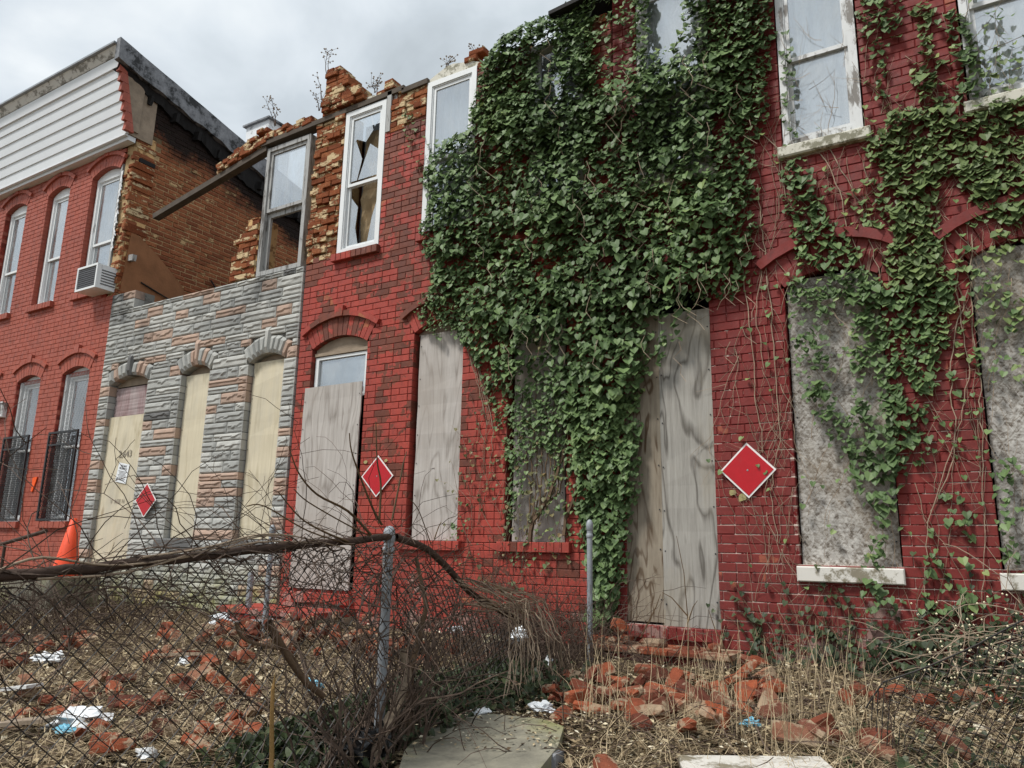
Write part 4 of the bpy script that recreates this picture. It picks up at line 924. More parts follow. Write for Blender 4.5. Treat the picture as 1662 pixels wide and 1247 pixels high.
I2 = Ivy('fresh green ivy hanging over the windows of the oxblood house at the right', (-.4, -.05, -.78))
for pts, dn, mk in (([(1391, -20), (1456, -20), (1468, 46), (1433, 115), (1448, 162), (1418, 162), (1421, 108), (1394, 58)], 380, 'leafdark'), ([(1471, 0), (1525, 0), (1510, 58), (1521, 127), (1537, 170), (1487, 170), (1479, 115), (1487, 69)], 330, 'leaflight'),
        ([(1533, 20), (1556, 20), (1590, 96), (1615, 155), (1548, 170), (1541, 108)], 460, 'leafdark'),
        ([(1398, 223), (1441, 180), (1529, 168), (1587, 160), (1690, 150), (1690, 365), (1633, 366), (1602, 339), (1579, 327), (1556, 292), (1533, 280), (1521, 300), (1521, 385), (1540, 480), (1448, 480), (1441, 370), (1429, 319), (1418, 269)], 540, 'leaflight'),
        ([(1260, 239), (1317, 262), (1333, 327), (1367, 366), (1402, 423), (1415, 480), (1284, 480), (1291, 416), (1279, 346), (1268, 292)], 430, 'leafdark'),
        ([(1267, 50), (1283, 50), (1296, 223), (1275, 242)], 420, 'leafdark'),
        ([(1279, 465), (1361, 465), (1346, 547), (1351, 652), (1394, 705), (1408, 768), (1385, 778), (1351, 720), (1322, 672), (1293, 619), (1286, 556)], 430, 'leafdark'),
        ([(1372, 455), (1546, 455), (1541, 556), (1522, 628), (1500, 691), (1457, 705), (1433, 698), (1414, 640), (1394, 634), (1380, 556)], 560, 'leafdark'),
        ([(1394, 620), (1414, 660), (1433, 690), (1475, 690), (1466, 768), (1449, 845), (1436, 922), (1404, 927), (1409, 845), (1388, 768), (1370, 680)], 440, 'leafdark'),
        ([(1430, 690), (1500, 680), (1530, 740), (1500, 760), (1460, 730)], 260, 'leafdark'),
        ([(1640, 520), (1665, 470), (1665, 640), (1640, 600)], 200, 'leaflight'), ([(1590, 560), (1602, 560), (1612, 720), (1662, 760), (1662, 830), (1610, 790)], 240, 'leafdark'), ([(1600, 760), (1662, 820), (1662, 940), (1625, 920)], 200, 'leafdark'),
        ([(1525, 800), (1560, 790), (1580, 840), (1570, 930), (1550, 960), (1535, 880)], 190, 'leafdark'), ([(1490, 900), (1530, 890), (1545, 1010), (1500, 1020)], 330, 'leafdark'), ([(1385, 930), (1440, 920), (1470, 990), (1400, 1010)], 200, 'leafdark'), ([(1555, 950), (1600, 930), (1620, 1010), (1560, 1020)], 240, 'leafdark')):
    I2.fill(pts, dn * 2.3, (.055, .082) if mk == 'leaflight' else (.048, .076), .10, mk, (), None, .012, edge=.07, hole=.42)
for pts in ([(1205, 440), (1222, 560), (1225, 640), (1235, 700), (1238, 735)], [(1243, 450), (1258, 560), (1262, 640), (1268, 700), (1250, 800), (1262, 880)], [(1228, 300), (1242, 420), (1226, 500), (1240, 600)], [(1335, 250), (1365, 310), (1372, 360), (1400, 430), (1428, 560), (1450, 640)], [(1345, 240), (1395, 330), (1420, 420), (1440, 500)],
            [(1575, 400), (1555, 425), (1552, 470), (1557, 505), (1562, 545), (1572, 580), (1568, 650), (1552, 700)], [(1570, 470), (1545, 570), (1542, 640), (1552, 700), (1510, 830), (1500, 960), (1520, 1060)], [(1552, 700), (1545, 760), (1510, 830)], [(1578, 380), (1575, 520), (1590, 600), (1600, 900), (1590, 1040)], [(1260, 250), (1280, 330), (1315, 385)], [(1222, 200), (1280, 260), (1340, 245)]):
    I2.vine(pts, .0048, .003, .012, .12, 'leafdark', (.035, .055))
for _ in range(190):
    px = rnd.choice((U(1185, 1290), U(1225, 1290), U(1290, 1460), U(1470, 1600), U(1590, 1662))); py = U(180, 1000); I2.walk(at(px, py), rnd.choice((0, math.pi)) + U(-.5, .5), U(.25, .9), U(.0014, .0032), .10 if px > 1290 else .02, 'leafdark', (.03, .05))
for _ in range(70): I2.walk(at(U(1395, 1662), U(0, 470)), math.pi + U(-.5, .5), U(.2, .8), .0022, .55, rnd.choice(('leafdark', 'leaflight')), (.04, .065))
for _ in range(14): I2.walk(at(U(1275, 1395), U(60, 225), -.03), U(-2, 2), U(.15, .4), .0025, .0)
for _ in range(5): I2.walk(at(U(1550, 1662), U(20, 160), -.03), U(.4, 1.4), U(.3, .6), .003, .6, 'leaflight', (.04, .06))
I2.finish('stem')

I3 = Ivy('thin dying ivy clinging below the sills left of the grey fence post', (-3.9, -.05, -.8), 120)
for pts, dn in (([(735, 820), (760, 812), (772, 860), (767, 888), (728, 882)], 420), ([(740, 700), (765, 690), (785, 760), (800, 830), (790, 850), (770, 790)], 60), ([(825, 880), (852, 880), (854, 962), (828, 965)], 330), ([(795, 860), (820, 860), (800, 960), (770, 950)], 70), ([(752, 850), (790, 850), (780, 940), (755, 920)], 90)):
    I3.fill(pts, dn, (.03, .055), .05, 'leafdark' if dn > 200 else 'leafbrown', (), None, .012)
for _ in range(40): I3.walk(at(U(735, 850), U(700, 960)), U(-.5, .5), U(.2, .7), .003, .22, 'leafbrown', (.022, .04))
I3.vine([(768, 580), (790, 640), (800, 700), (795, 760)], .004, .003, .015, .3, 'leaflight', (.03, .045))
for k in range(6): I3.vine([(755 + 4 * k, 560 + 5 * k), (775 + 3 * k, 620 + 4 * k), (790 + 2 * k, 690)], .003, .002, .012, 0)
I3.finish('stem')

I4 = Ivy('dark scrubby ivy along the foot of the oxblood wall', (-.5, -.15, -.8), 200)
base = [(1205, 1085), (1215, 1040), (1240, 1020), (1290, 1050), (1320, 1012), (1370, 1036), (1400, 995), (1470, 1030), (1490, 965), (1525, 1010), (1560, 985), (1600, 1015), (1690, 950), (1690, 1140), (1560, 1125), (1400, 1112), (1210, 1100)]
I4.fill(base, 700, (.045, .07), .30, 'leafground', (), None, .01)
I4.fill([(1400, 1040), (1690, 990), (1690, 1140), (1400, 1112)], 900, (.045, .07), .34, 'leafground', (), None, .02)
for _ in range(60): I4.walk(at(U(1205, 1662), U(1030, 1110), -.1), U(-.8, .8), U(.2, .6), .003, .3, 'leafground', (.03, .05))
I4.finish('stemdark')

# ivy creeping over the yard: ground cover nobody could count
gi = MB(); gst = MB()
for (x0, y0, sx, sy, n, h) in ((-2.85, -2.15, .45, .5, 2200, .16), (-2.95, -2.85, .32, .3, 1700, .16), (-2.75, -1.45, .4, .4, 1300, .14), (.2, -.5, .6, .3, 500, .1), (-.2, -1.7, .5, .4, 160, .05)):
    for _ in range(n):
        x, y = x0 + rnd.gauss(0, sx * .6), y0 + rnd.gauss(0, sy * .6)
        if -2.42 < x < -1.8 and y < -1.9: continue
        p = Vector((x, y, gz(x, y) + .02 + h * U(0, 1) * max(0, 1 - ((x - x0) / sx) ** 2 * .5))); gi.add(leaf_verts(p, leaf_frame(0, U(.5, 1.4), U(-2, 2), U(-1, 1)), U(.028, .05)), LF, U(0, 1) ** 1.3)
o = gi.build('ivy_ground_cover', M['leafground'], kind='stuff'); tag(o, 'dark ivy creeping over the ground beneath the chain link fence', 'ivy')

# ------------------------------------------------------------------ chain link fence between the yards (x = FX)
FX = -2.6
def sheet(parent, S, Lh, fn, cell=.082, r=.0030):
    """woven wire: S metres long, Lh high; fn(s, h) places a point of the mesh"""
    m = MB(); k = int(S / cell) + 1; rows = int(Lh / cell * 1.0)
    for i in range(k):
        for sg in (0,):
            pts = []
            for j in range(rows * 2 + 1):
                s_ = i * cell + (cell * .5 if j % 2 else -.0 + cell * -.02) ; pts.append(fn(s_ + (.0015 if j % 2 else 0), Lh - j * cell * .5))
            m.tube(pts, r, r, 3)
        pts = []
        for j in range(rows * 2 + 1):
            s_ = i * cell + (cell * .5 if j % 2 else cell * 1.02); pts.append(fn(s_, Lh - j * cell * .5) )
        m.tube(pts, r, r, 3)
    return m.build('wire_mesh', M['wire'], parent, kind='stuff')
def post(name, label, x, y, ztop, r=.03, cap=True, group='fence posts'):
    t = thing(name, label, 'post', (x, y, gz(x, y)), group); m = MB(); z0 = gz(x, y) - .05
    m.lathe(x, y, [(r, z0), (r, ztop - .05), (r * 1.0, ztop - .045)], 14); m.build('pipe', M['galv'], t, smooth=True)
    m = MB(); m.lathe(x, y, [(r * 1.06, ztop - .075), (r * 1.22, ztop - .07), (r * 1.25, ztop - .03), (r * 1.05, ztop - .01), (r * .6, ztop + .004), (.001, ztop + .008)], 14); c_ = m.build('cap', M['galv'], t, smooth=True)
    m = MB(); m.lathe(x, y, [(r * 1.02, ztop - .13), (r * 1.2, ztop - .127), (r * 1.2, ztop - .1), (r * 1.02, ztop - .097)], 14); m.build('clamp_ring', M['galv'], t, smooth=True)
    return t
top = [atx(px, py, FX) for px, py in ((632, 872), (540, 880), (440, 890), (330, 902), (200, 917), (90, 928), (0, 936))]
top.append(Vector((FX, -5.3, top[-1].z - .03)))
def along(P_, s):
    for a, b in zip(P_, P_[1:]):
        l = (b - a).length
        if s <= l: return a.lerp(b, s / l)
        s -= l
    return P_[-1]
F1 = thing('chain_link_fence', 'dark rusted chain link fence with bent top rail crossing the lower left', 'fence', (FX, -4, -1.1))
S1 = sum((b - a).length for a, b in zip(top, top[1:]))
def f1(s_, h):
    p = along(top, max(0, min(S1, s_))); k = h - 1.0; return Vector((FX + .03 * nz(s_, h, 2.2) + .05 * math.sin(s_ * 2) * (1 - h), p.y, p.z - .03 + k))
sheet(F1, S1, 1.0, f1)
m = MB(); m.tube([p + Vector((0, 0, .0)) for p in [along(top, S1 * i / 30) + Vector((U(-.004, .004), 0, U(-.004, .004))) for i in range(31)]], .018, .018, 10); m.build('top_rail', M['railrust'], F1, smooth=True)
# collapsed length running on to the post by the wall
F2 = thing('chain_link_fence', 'collapsed chain link length sagging from the leaning shrub towards the wall', 'fence', (FX, -1.8, -.95))
top2 = [atx(px, py, FX + .0) for px, py in ((642, 872), (690, 888), (720, 915), (760, 960), (800, 985), (850, 1012), (900, 1060))]
S2 = sum((b - a).length for a, b in zip(top2, top2[1:]))
def f2(s_, h):
    p = along(top2, max(0, min(S2, s_))); z = max(p.z - (1 - h) * (.9 + 0 * s_), slope(p.x, p.y) + .04); return Vector((FX + .10 * (1 - h) * math.sin(s_ * 3) + .03 * nz(s_, h, 3) - .12 * s_ * (1 - h), p.y, z))
sheet(F2, S2, .9, f2, .07)
m = MB(); m.tube([along(top2, S2 * i / 20) for i in range(16)], .02, .018, 8); m.build('top_rail', M['railrust'], F2, smooth=True)
p1 = atx(632, 872, FX); post('fence_post', 'grey galvanised fence post wrapped in brown shrub stems', FX - .01, p1.y + .01, atx(632, 856, FX).z, .026)
p2 = atx(957, 845, -2.55); post('fence_post', 'slim grey fence post against the dark ivy beside the plywood door', -2.55, p2.y, p2.z, .021)
p3 = at(443, 853, -.8); post('fence_post', 'thin grey fence post in front of the stone house corner', p3.x, -.8, p3.z, .024)
# leaning fence at the lower right
F3 = thing('chain_link_fence', 'black chain link mesh fallen over rubble at the lower right corner', 'fence', (.2, -1.3, -.9))
top3 = [at(px, py, -1.75) for px, py in ((1405, 1150), (1432, 1108), (1500, 1085), (1580, 1050), (1662, 1005), (1760, 980))]
S3 = sum((b - a).length for a, b in zip(top3, top3[1:]))
def f3(s_, h):
    p = along(top3, max(0, min(S3, s_))); k = 1 - h; x = p.x + .32 * k + .03 * nz(s_, h, 3, 1); y = p.y - .12 * k + .05 * nz(s_, h, 2.5, 2); z = p.z - k * .8
    zg = slope(x, y) + .03
    if z < zg: y -= (zg - z) * .8; z = slope(x, y) + .03
    return Vector((x, y, z))
sheet(F3, S3, 1.0, f3, .058, .0033)
m = MB(); m.tube([along(top3, S3 * i / 14) for i in range(15)], .004, .004, 5); m.build('tension_wire', M['wire'], F3)

# ------------------------------------------------------------------ shrubs and brambles
def sprout(m, p, d, ln, r0, r1, wig=.25, sides=4, droop=0., n=None, branch=0., depth=0):
    d = Vector(d).normalized(); out = [Vector(p)]; n = n or max(4, int(ln / .08)); st_ = ln / n
    for i in range(n):
        d = (d + Vector((U(-wig, wig), U(-wig, wig), U(-wig, wig) - droop * i / n))).normalized(); q = out[-1] + d * st_
        zg = gz(q.x, q.y) + .01
        if q.z < zg: q.z = zg
        if q.y > -.03 and p[1] < 0: q.y = -.03
        out.append(q)
        if depth < 2 and U(0, 1) < branch: sprout(m, q, d + Vector((U(-.9, .9), U(-.9, .9), U(-.4, .7))), ln * U(.25, .5), r0 * .6, r1, wig, 3, droop, None, branch * .5, depth + 1)
    m.tube(out, r0, r1, sides)
B1 = thing('bare_shrub', 'tangle of bare brown stems growing up around the fence post', 'shrub', (FX, p1.y, -1.0))
bx, by = FX + .02, p1.y; stt = MB()
for i in range(75): sprout(stt, (bx + rnd.gauss(0, .09), by + rnd.gauss(0, .18), gz(bx, by)), (U(-.5, .5), U(-.7, .7), 1), U(.35, 1.0), U(.004, .011), .002, .38, 4, .05, None, .22)
for i in range(130): sprout(stt, (bx + U(-.1, .1), by + U(-.3, .55), gz(bx, by) + U(.25, .95)), (U(-.6, .6), U(-1, 1), U(-.5, .8)), U(.25, .7), U(.002, .005), .0012, .42, 3, .2, None, .2)
stt.build('stems', M['bramble'], B1, kind='stuff')
m = MB(); m.tube([(bx + .04, by - .12, -.95), (bx + .05, by - .02, -.82), (bx + .02, by + .08, -.76), (bx + .03, by + .14, -.62), (bx + .02, by + .1, -.5)], .035, .018, 8); m.build('trunk', M['stem'], B1, smooth=True)
m = MB(); m.tube([(bx + .03, by + .16, -.95), (bx, by + .2, -.6), (bx + .02, by + .28, -.3), (bx, by + .2, -.05)], .02, .01, 7); m.build('trunk', M['stemdark'], B1, smooth=True)
def crv(pts, r0, r1, mat='shoot', nm='branch', par=B1, x=FX + .03):
    P_ = [atx(px, py, x) for px, py in pts]; out = []
    for i in range(len(P_) - 1):
        p0_, p1_, p2_, p3_ = P_[max(0, i - 1)], P_[i], P_[i + 1], P_[min(len(P_) - 1, i + 2)]
        for t in (0, .25, .5, .75): out.append(.5 * ((2 * p1_) + (p2_ - p0_) * t + (2 * p0_ - 5 * p1_ + 4 * p2_ - p3_) * t * t + (-p0_ + 3 * p1_ - 3 * p2_ + p3_) * t ** 3))
    out.append(P_[-1]); m = MB(); m.tube(out, r0, r1, 5); m.build(nm, M[mat], par, smooth=True)
for pts, r0 in (([(602, 868), (565, 830), (515, 803), (485, 768), (469, 726)], .0075), ([(620, 852), (605, 825), (581, 764), (570, 730), (567, 703)], .007), ([(615, 850), (618, 787), (612, 748), (610, 685)], .007), ([(636, 845), (650, 776), (655, 750), (660, 733)], .006),
                ([(566, 880), (527, 864), (488, 841), (452, 799)], .006), ([(570, 885), (500, 862), (430, 822), (400, 822)], .004), ([(600, 870), (560, 850), (500, 815), (478, 795)], .004), ([(700, 885), (680, 830), (665, 810)], .003), ([(705, 875), (712, 855), (716, 848)], .004)):
    crv(pts, r0, .0025)
crv([(436, 1010), (470, 1070), (500, 1110), (525, 1130)], .018, .014, 'stemdark'); crv([(383, 1010), (400, 1040), (470, 1060), (490, 1100)], .008, .006, 'stemdark')
# dry vines twisted along the top rail
B2 = thing('dry_vine', 'dry brown vine wound along the top rail of the chain link fence', 'vine', (FX, -3.8, -1.1)); vm = MB()
for i in range(12):
    s0 = U(0, S1 * .85); n = 14; ln = U(.4, 1.5); ph = U(0, 6); rr = U(.012, .05); pts = []
    for k in range(n + 1): q = along(top, min(S1, s0 + ln * k / n)); a = ph + k * U(.3, .6); pts.append(q + Vector((math.cos(a) * rr, 0, math.sin(a) * rr + .005)))
    vm.tube(pts, U(.0025, .006), .002, 3)
for i in range(330):
    q = along(top, U(0, S1)); sprout(vm, q + Vector((U(-.04, .04), 0, U(-.25, .04))), (U(-.6, .6), U(-1, 1), U(-.7, .8)), U(.2, .8), U(.0018, .0032), .001, .3, 3, .3, None, .12)
vm.build('stems', M['bramble'], B2, kind='stuff')
for pts in ([(0, 925), (70, 905), (180, 918), (300, 905), (420, 880), (520, 882)], [(60, 940), (200, 930), (330, 895), (450, 868), (560, 890)], [(230, 905), (330, 890), (420, 868), (480, 870)]): crv(pts, .005, .003, 'stem', 'branch', B2, FX + .02)
# pale vines spilling off the collapsed fence
B3 = thing('dry_vine', 'pale dry vines spilling from the collapsed fence to the ground beside the walk', 'vine', (-2.55, -1.4, -.85)); vm = MB()
for i in range(30):
    k_ = U(-1, 1); P_ = [atx(U(730, 830), U(940, 990), FX + .05), atx(858 + 30 * k_, U(965, 1010), FX + .08 + U(-.05, .05)), atx(875 + 50 * k_, U(1030, 1070), FX + .12 + U(-.08, .08)), atx(880 + 62 * k_ + U(-10, 10), U(1105, 1170), FX + .16 + U(-.1, .1))]
    out = []
    for a, b in zip(P_, P_[1:]):
        for k in range(5): out.append(a.lerp(b, k / 5) + Vector((U(-.012, .012), U(-.012, .012), U(-.012, .012))))
    out.append(P_[-1]); vm.tube(out, U(.003, .006), .0025, 4)
vm.build('stems', M['stem'], B3, kind='stuff')
B4 = thing('bare_shrub', 'mound of fine dry brush against the red wall beside the slim post', 'shrub', (-2.9, -.5, -.8)); vm = MB()
for i in range(480): x, y = -3.1 + rnd.gauss(0, .36), -.55 + rnd.gauss(0, .25); sprout(vm, (x, y, gz(x, y)), (U(-.9, .9), U(-.6, .4), 1), U(.3, .95), U(.002, .0045), .001, .36, 3, .25, None, .16)
for i in range(200): x, y = -2.75 + rnd.gauss(0, .2), -1.0 + rnd.gauss(0, .3); sprout(vm, (x, y, gz(x, y)), (U(-.8, .8), U(-.8, .8), 1), U(.25, .7), U(.002, .0045), .001, .36, 3, .3, None, .16)
vm.build('stems', M['bramble'], B4, kind='stuff')
B5 = thing('dry_vine', 'pale seeded vine sprawling over the fallen mesh in the right corner', 'vine', (.3, -.9, -.9)); vm = MB(); bd = MB()
for i in range(90):
    p = Vector((U(-.3, .7), U(-1.3, -.35), 0)); p.z = slope(p.x, p.y) + U(.1, .5); sprout(vm, p, (U(-1, 1), U(-1, 1), U(-.3, .6)), U(.25, .7), .0035, .0015, .3, 3, .2, None, .2)
    for _ in range(3): q = p + Vector((U(-.2, .2), U(-.2, .2), U(-.1, .15))); bd.lathe(q.x, q.y, [(.001, q.z - .007), (.007, q.z), (.001, q.z + .007)], 5)
vm.build('stems', M['stem'], B5, kind='stuff'); bd.build('seed_heads', M['cream'], B5, kind='stuff')
# weeds rooted in the wall tops
def weed(label, px, py, h, n, yy=.05):
    p = at(px, py, yy); t = thing('weed', label, 'weed', p, 'weeds on the wall tops'); m = MB(); sd2 = MB()
    for i in range(n):
        a = p + Vector((U(-.03, .03), 0, 0)); d = Vector((U(-.45, .45), U(-.3, .3), 1)).normalized(); L_ = h * U(.6, 1); pts = [a]
        for k in range(6): d = (d + Vector((U(-.15, .15), U(-.15, .15), 0))).normalized(); pts.append(pts[-1] + d * L_ / 6)
        m.tube(pts, .006, .002, 4)
        for k in range(9):
            q = pts[rnd.randint(3, 6)]; e = q + Vector((U(-.1, .1), U(-.06, .06), U(-.02, .09))); m.tube([q, e], .002, .0015, 3); sd2.lathe(e.x, e.y, [(.001, e.z - .012), (.011, e.z), (.001, e.z + .012)], 5)
    m.build('stems', M['bramble'], t, kind='stuff'); sd2.build('seed_heads', M['timber'], t, kind='stuff')
weed('tallest dry weed rising from the leaning brick stack', 532, 128, .42, 2); weed('dry weed with two straight stems near the whitewashed chimney', 446, 205, .42, 3); weed('bare forked weed left of the brick stack', 524, 160, .3, 2)
weed('small dry weed over the broken upper window', 610, 150, .14, 3); weed('tiny weed above the second upper window', 727, 108, .1, 2); weed('wispy weed at the edge of the ivy top', 775, 92, .14, 2); weed('short weed beside the brick stack on the wall head', 518, 180, .2, 2)

# ------------------------------------------------------------------ signs and fixtures
def diamond(label, px, py, s, y, tilt=0.):
    p = at(px, py, y); t = thing('diamond_sign', label, 'sign', (p.x, y, p.z), 'red diamond warning signs'); k = s / 2
    def dm(q, y0, y1, nm, mat):
        m = MB(); c_, s_ = math.cos(tilt), math.sin(tilt); m.prism([(p.x + a * c_ - b * s_, p.z + a * s_ + b * c_) for a, b in ((0, -q), (q, 0), (0, q), (-q, 0))][::1], y0, y1); return m.build(nm, mat, t)
    dm(k, y, y + .004, 'border', M['signwhite']); dm(k * .91, y - .003, y - .0005, 'red_face', M['red'])
    m = MB(); m.lathe(0, 0, [(.007, 0), (.007, .002), (.001, .003)], 8)
    m.v = [(p.x + a, y - .0032 - c_, p.z + b) for a, b, c_ in m.v]; m.build('bolt', M['galv'], t)
diamond('small red diamond sign on the grey stone front', 236, 812, .425, -.075)
diamond('red diamond sign on the flaking red wall between door and window', 612, 773, .415, -.02)
diamond('largest red diamond sign on the oxblood wall beside the plywood door', 1213.5, 763.5, .415, -.02)
for px, py, sz in ((594, 750, .03), (627, 748, .03), (1189, 800, .04), (1205, 808, .045)):
    p = at(px, py); m = MB(); m.prism([(p.x + sz * U(.5, 1) * math.cos(a), p.z + sz * U(.4, .8) * math.sin(a)) for a in [k * .7 for k in range(9)]], -.0105, -.008); o = m.build('old_adhesive', M['yellowgreen'], HC if px < 700 else HD)
# vacant property notice
pn = at(198, 768, .03); nt_ = thing('paper_notice', 'small white printed notice stapled to the pale plywood door', 'notice', (pn.x, .03, pn.z))
def rect(m, cx_, cz_, wd, h, a, y0, y1): c_, s_ = math.cos(a), math.sin(a); m.prism([(cx_ + i * wd / 2 * c_ - j * h / 2 * s_, cz_ + i * wd / 2 * s_ + j * h / 2 * c_) for i, j in ((-1, -1), (1, -1), (1, 1), (-1, 1))], y0, y1)
ta = -.16; m = MB(); rect(m, pn.x, pn.z, .24, .25, ta, .0335, .036); m.build('sheet', M['trashwhite'], nt_)
def npos(u, v): return pn.x + u * math.cos(ta) - v * math.sin(ta), pn.z + u * math.sin(ta) + v * math.cos(ta)
for s_, v in (('VACANT', .09), ('PROPERTY', .055)): q = npos(0, v); text(nt_, s_, .036, (q[0], .0325, q[1]), M['ink'], 'lettering', roty=-ta, bold=.0008)
m = MB()
for k in range(8): q = npos(0, .02 - k * .016); rect(m, q[0], q[1], .19 - .03 * (k % 3), .006, ta, .0325, .0332)
q = npos(-.09, -.095); rect(m, q[0], q[1], .025, .03, ta, .0325, .0332); m.build('small_print', M['ink'], nt_, kind='stuff')
# window air conditioner
pa = at(125, 470, -.18); ac = thing('air_conditioner', 'dented white window air conditioner with sooty grille', 'air conditioner', (-11.1, -.1, 3.56))
ay = -.24; ax0 = at(124, 470, ay).x; ax1 = at(156, 464, ay).x; az0 = at(126, 474, ay).z; az1 = at(126, 438, ay).z; m = MB(); m.box(ax0, ax1, ay, .1, az0, az1); bo = m.build('case', M['white'], ac)
m = MB(); ring(m, ax0 - .005, ax1 + .005, az0 - .005, az1 + .005, .03, ay - .02, ay); m.build('front_frame', M['white'], ac)
m = MB(); m.box(ax0 + .026, ax1 - .026, ay - .006, ay - .001, az0 + .026, az1 - .026); gr = m.build('grille', M['acgrille'], ac)
for k in range(9): m = MB(); z = az0 + .045 + k * .031; m.box(ax0 + .03, ax1 - .03, ay - .012, ay - .0065, z, z + .009); m.build('slat', M['acgrille'], gr)
for k in range(6): m = MB(); z = az0 + .06 + k * .04; m.box(ax1 + .0005, ax1 + .006, ay + .05, ay + .26, z, z + .014); m.build('side_louvre', M['acgrille'], bo)
# traffic cone
pc = at(108, 915, -.55); cn = thing('traffic_cone', 'orange traffic cone leaning by the salmon house', 'cone', (pc.x, -.55, -.8)); zt = at(116, 842, -.55).z; zb = pc.z - .10
H_ = zt - zb; m = MB(); m.lathe(0, 0, [(.155, 0), (.148, .03), (.035, H_), (.028, H_ + .005)], 20); lean = .05
m.v = [(pc.x + x + lean * z, -.55 + y, zb + z) for x, y, z in m.v]; m.build('cone_body', M['cone'], cn, smooth=True)
m = MB(); m.bev(pc.x - .18, pc.x + .18, -.73, -.37, zb - .04, zb, .01); m.build('base', M['cone'], cn)
m = MB(); m.bev(pc.x - .9, pc.x + .25, -.85, -.25, gz(pc.x, -.5) - .2, zb - .042, .02); tag(m.build('stone_step', M['concrete']), 'weathered stone step under the orange cone', 'step')
# orange tag, wall plaque, handrail, wall bolt
p = at(57, 787); t = thing('plastic_tag', 'torn orange plastic tag on the salmon wall', 'tag', p); m = MB(); m.prism([(p.x - .06, p.z + .10), (p.x - .045, p.z - .02), (p.x - .06, p.z - .09), (p.x - .02, p.z - .10), (p.x + .03, p.z + .02), (p.x + .06, p.z + .11)], -.02, -.006); m.build('strip', M['orange'], t)
p = at(2, 668); t = thing('wall_plaque', 'weathered white wooden box on the salmon wall at the left edge', 'plaque', p); m = MB(); m.bev(p.x - .35, p.x + .18, -.07, -.005, p.z - .11, p.z + .12, .012); m.build('board', M['worn'], t)
m = MB(); m.box(p.x - .33, p.x + .19, -.085, -.071, p.z + .105, p.z + .13); m.build('lid', M['worn'], t)
t = thing('handrail', 'rusty pipe handrail by the salmon house steps', 'handrail', (-13.0, -1.2, -.9)); a = at(-60, 902, -1.2); b = at(75, 862, -1.2); c_ = at(8, 885, -1.2)
m = MB(); m.tube([a, b], .022, .022, 8, caps=True); m.build('rail', M['railrust'], t); m = MB(); m.tube([c_, (c_.x, -1.2, -.95)], .018, .018, 8); m.build('post', M['railrust'], t)
t = thing('pipe_stub', 'short pale blue pipe stub by the stone wall foot', 'pipe', at(408, 950, -.5)); a = at(408, 928, -.5); m = MB(); m.tube([a, (a.x, -.5, -.85)], .03, .03, 8, caps=True); m.build('pipe', M['galv'], t)

# ------------------------------------------------------------------ broken bricks
ZONES = {}
def brickme(dims, seed, cut):
    r_ = random.Random(seed); lx, ly, lz = dims; vs = []; nx_, ny_, nz_ = 3, 2, 2
    def P3(i, j, k): 
        x, y, z = (i / nx_ - .5) * lx, (j / ny_ - .5) * ly, (k / nz_ - .5) * lz
        if i == nx_: x -= cut * (.5 + .5 * math.sin(j * 2.1 + k * 1.7 + seed)) * lx
        c = (i in (0, nx_)) + (j in (0, ny_)) + (k in (0, nz_)); s_ = .004 * (c - 1) if c > 1 else 0
        x -= math.copysign(s_, x); y -= math.copysign(s_, y); z -= math.copysign(s_, z)
        if c == 3 and r_.random() < .35: x *= .86; y *= .8; z *= .8
        return (x + r_.uniform(-.003, .003), y + r_.uniform(-.003, .003), z + r_.uniform(-.0025, .0025))
    ids = {}; fs = []
    def vid(i, j, k):
        if (i, j, k) not in ids: ids[(i, j, k)] = len(vs); vs.append(P3(i, j, k))
        return ids[(i, j, k)]
    for i in range(nx_):
        for j in range(ny_):
            fs += [(vid(i, j, nz_), vid(i + 1, j, nz_), vid(i + 1, j + 1, nz_), vid(i, j + 1, nz_)), (vid(i, j, 0), vid(i, j + 1, 0), vid(i + 1, j + 1, 0), vid(i + 1, j, 0))]
        for k in range(nz_): fs += [(vid(i, 0, k), vid(i + 1, 0, k), vid(i + 1, 0, k + 1), vid(i, 0, k + 1)), (vid(i, ny_, k), vid(i, ny_, k + 1), vid(i + 1, ny_, k + 1), vid(i + 1, ny_, k))]
    for j in range(ny_):
        for k in range(nz_): fs += [(vid(0, j, k), vid(0, j, k + 1), vid(0, j + 1, k + 1), vid(0, j + 1, k)), (vid(nx_, j, k), vid(nx_, j + 1, k), vid(nx_, j + 1, k + 1), vid(nx_, j, k + 1))]
    me = bpy.data.meshes.new('broken_brick'); me.from_pydata(vs, [], fs); a = me.attributes.new('rnd', 'FLOAT', 'FACE'); a.data.foreach_set('value', [.5] * len(fs)); me.materials.append(M['rubble']); me.update(); return me
ZONES.update({'bricks strewn before the plywood door': (-2.05, -1.6), 'bricks lying in the right of the yard': (-.75, -.25), 'rubble heap before the red house stoop': (-5.4, -4.6), 'bricks in the left yards': (-7.0, -5.0)})
BR = [brickme((.205, .098, .06), 1, .02), brickme((.2, .1, .062), 2, .12), brickme((.12, .1, .06), 3, .3), brickme((.10, .095, .06), 4, .15), brickme((.15, .1, .06), 5, .4), brickme((.07, .07, .055), 6, .3)]
SIZES = ('whole', 'slightly chipped', 'half', 'squarish half', 'broken-ended', 'small piece of')
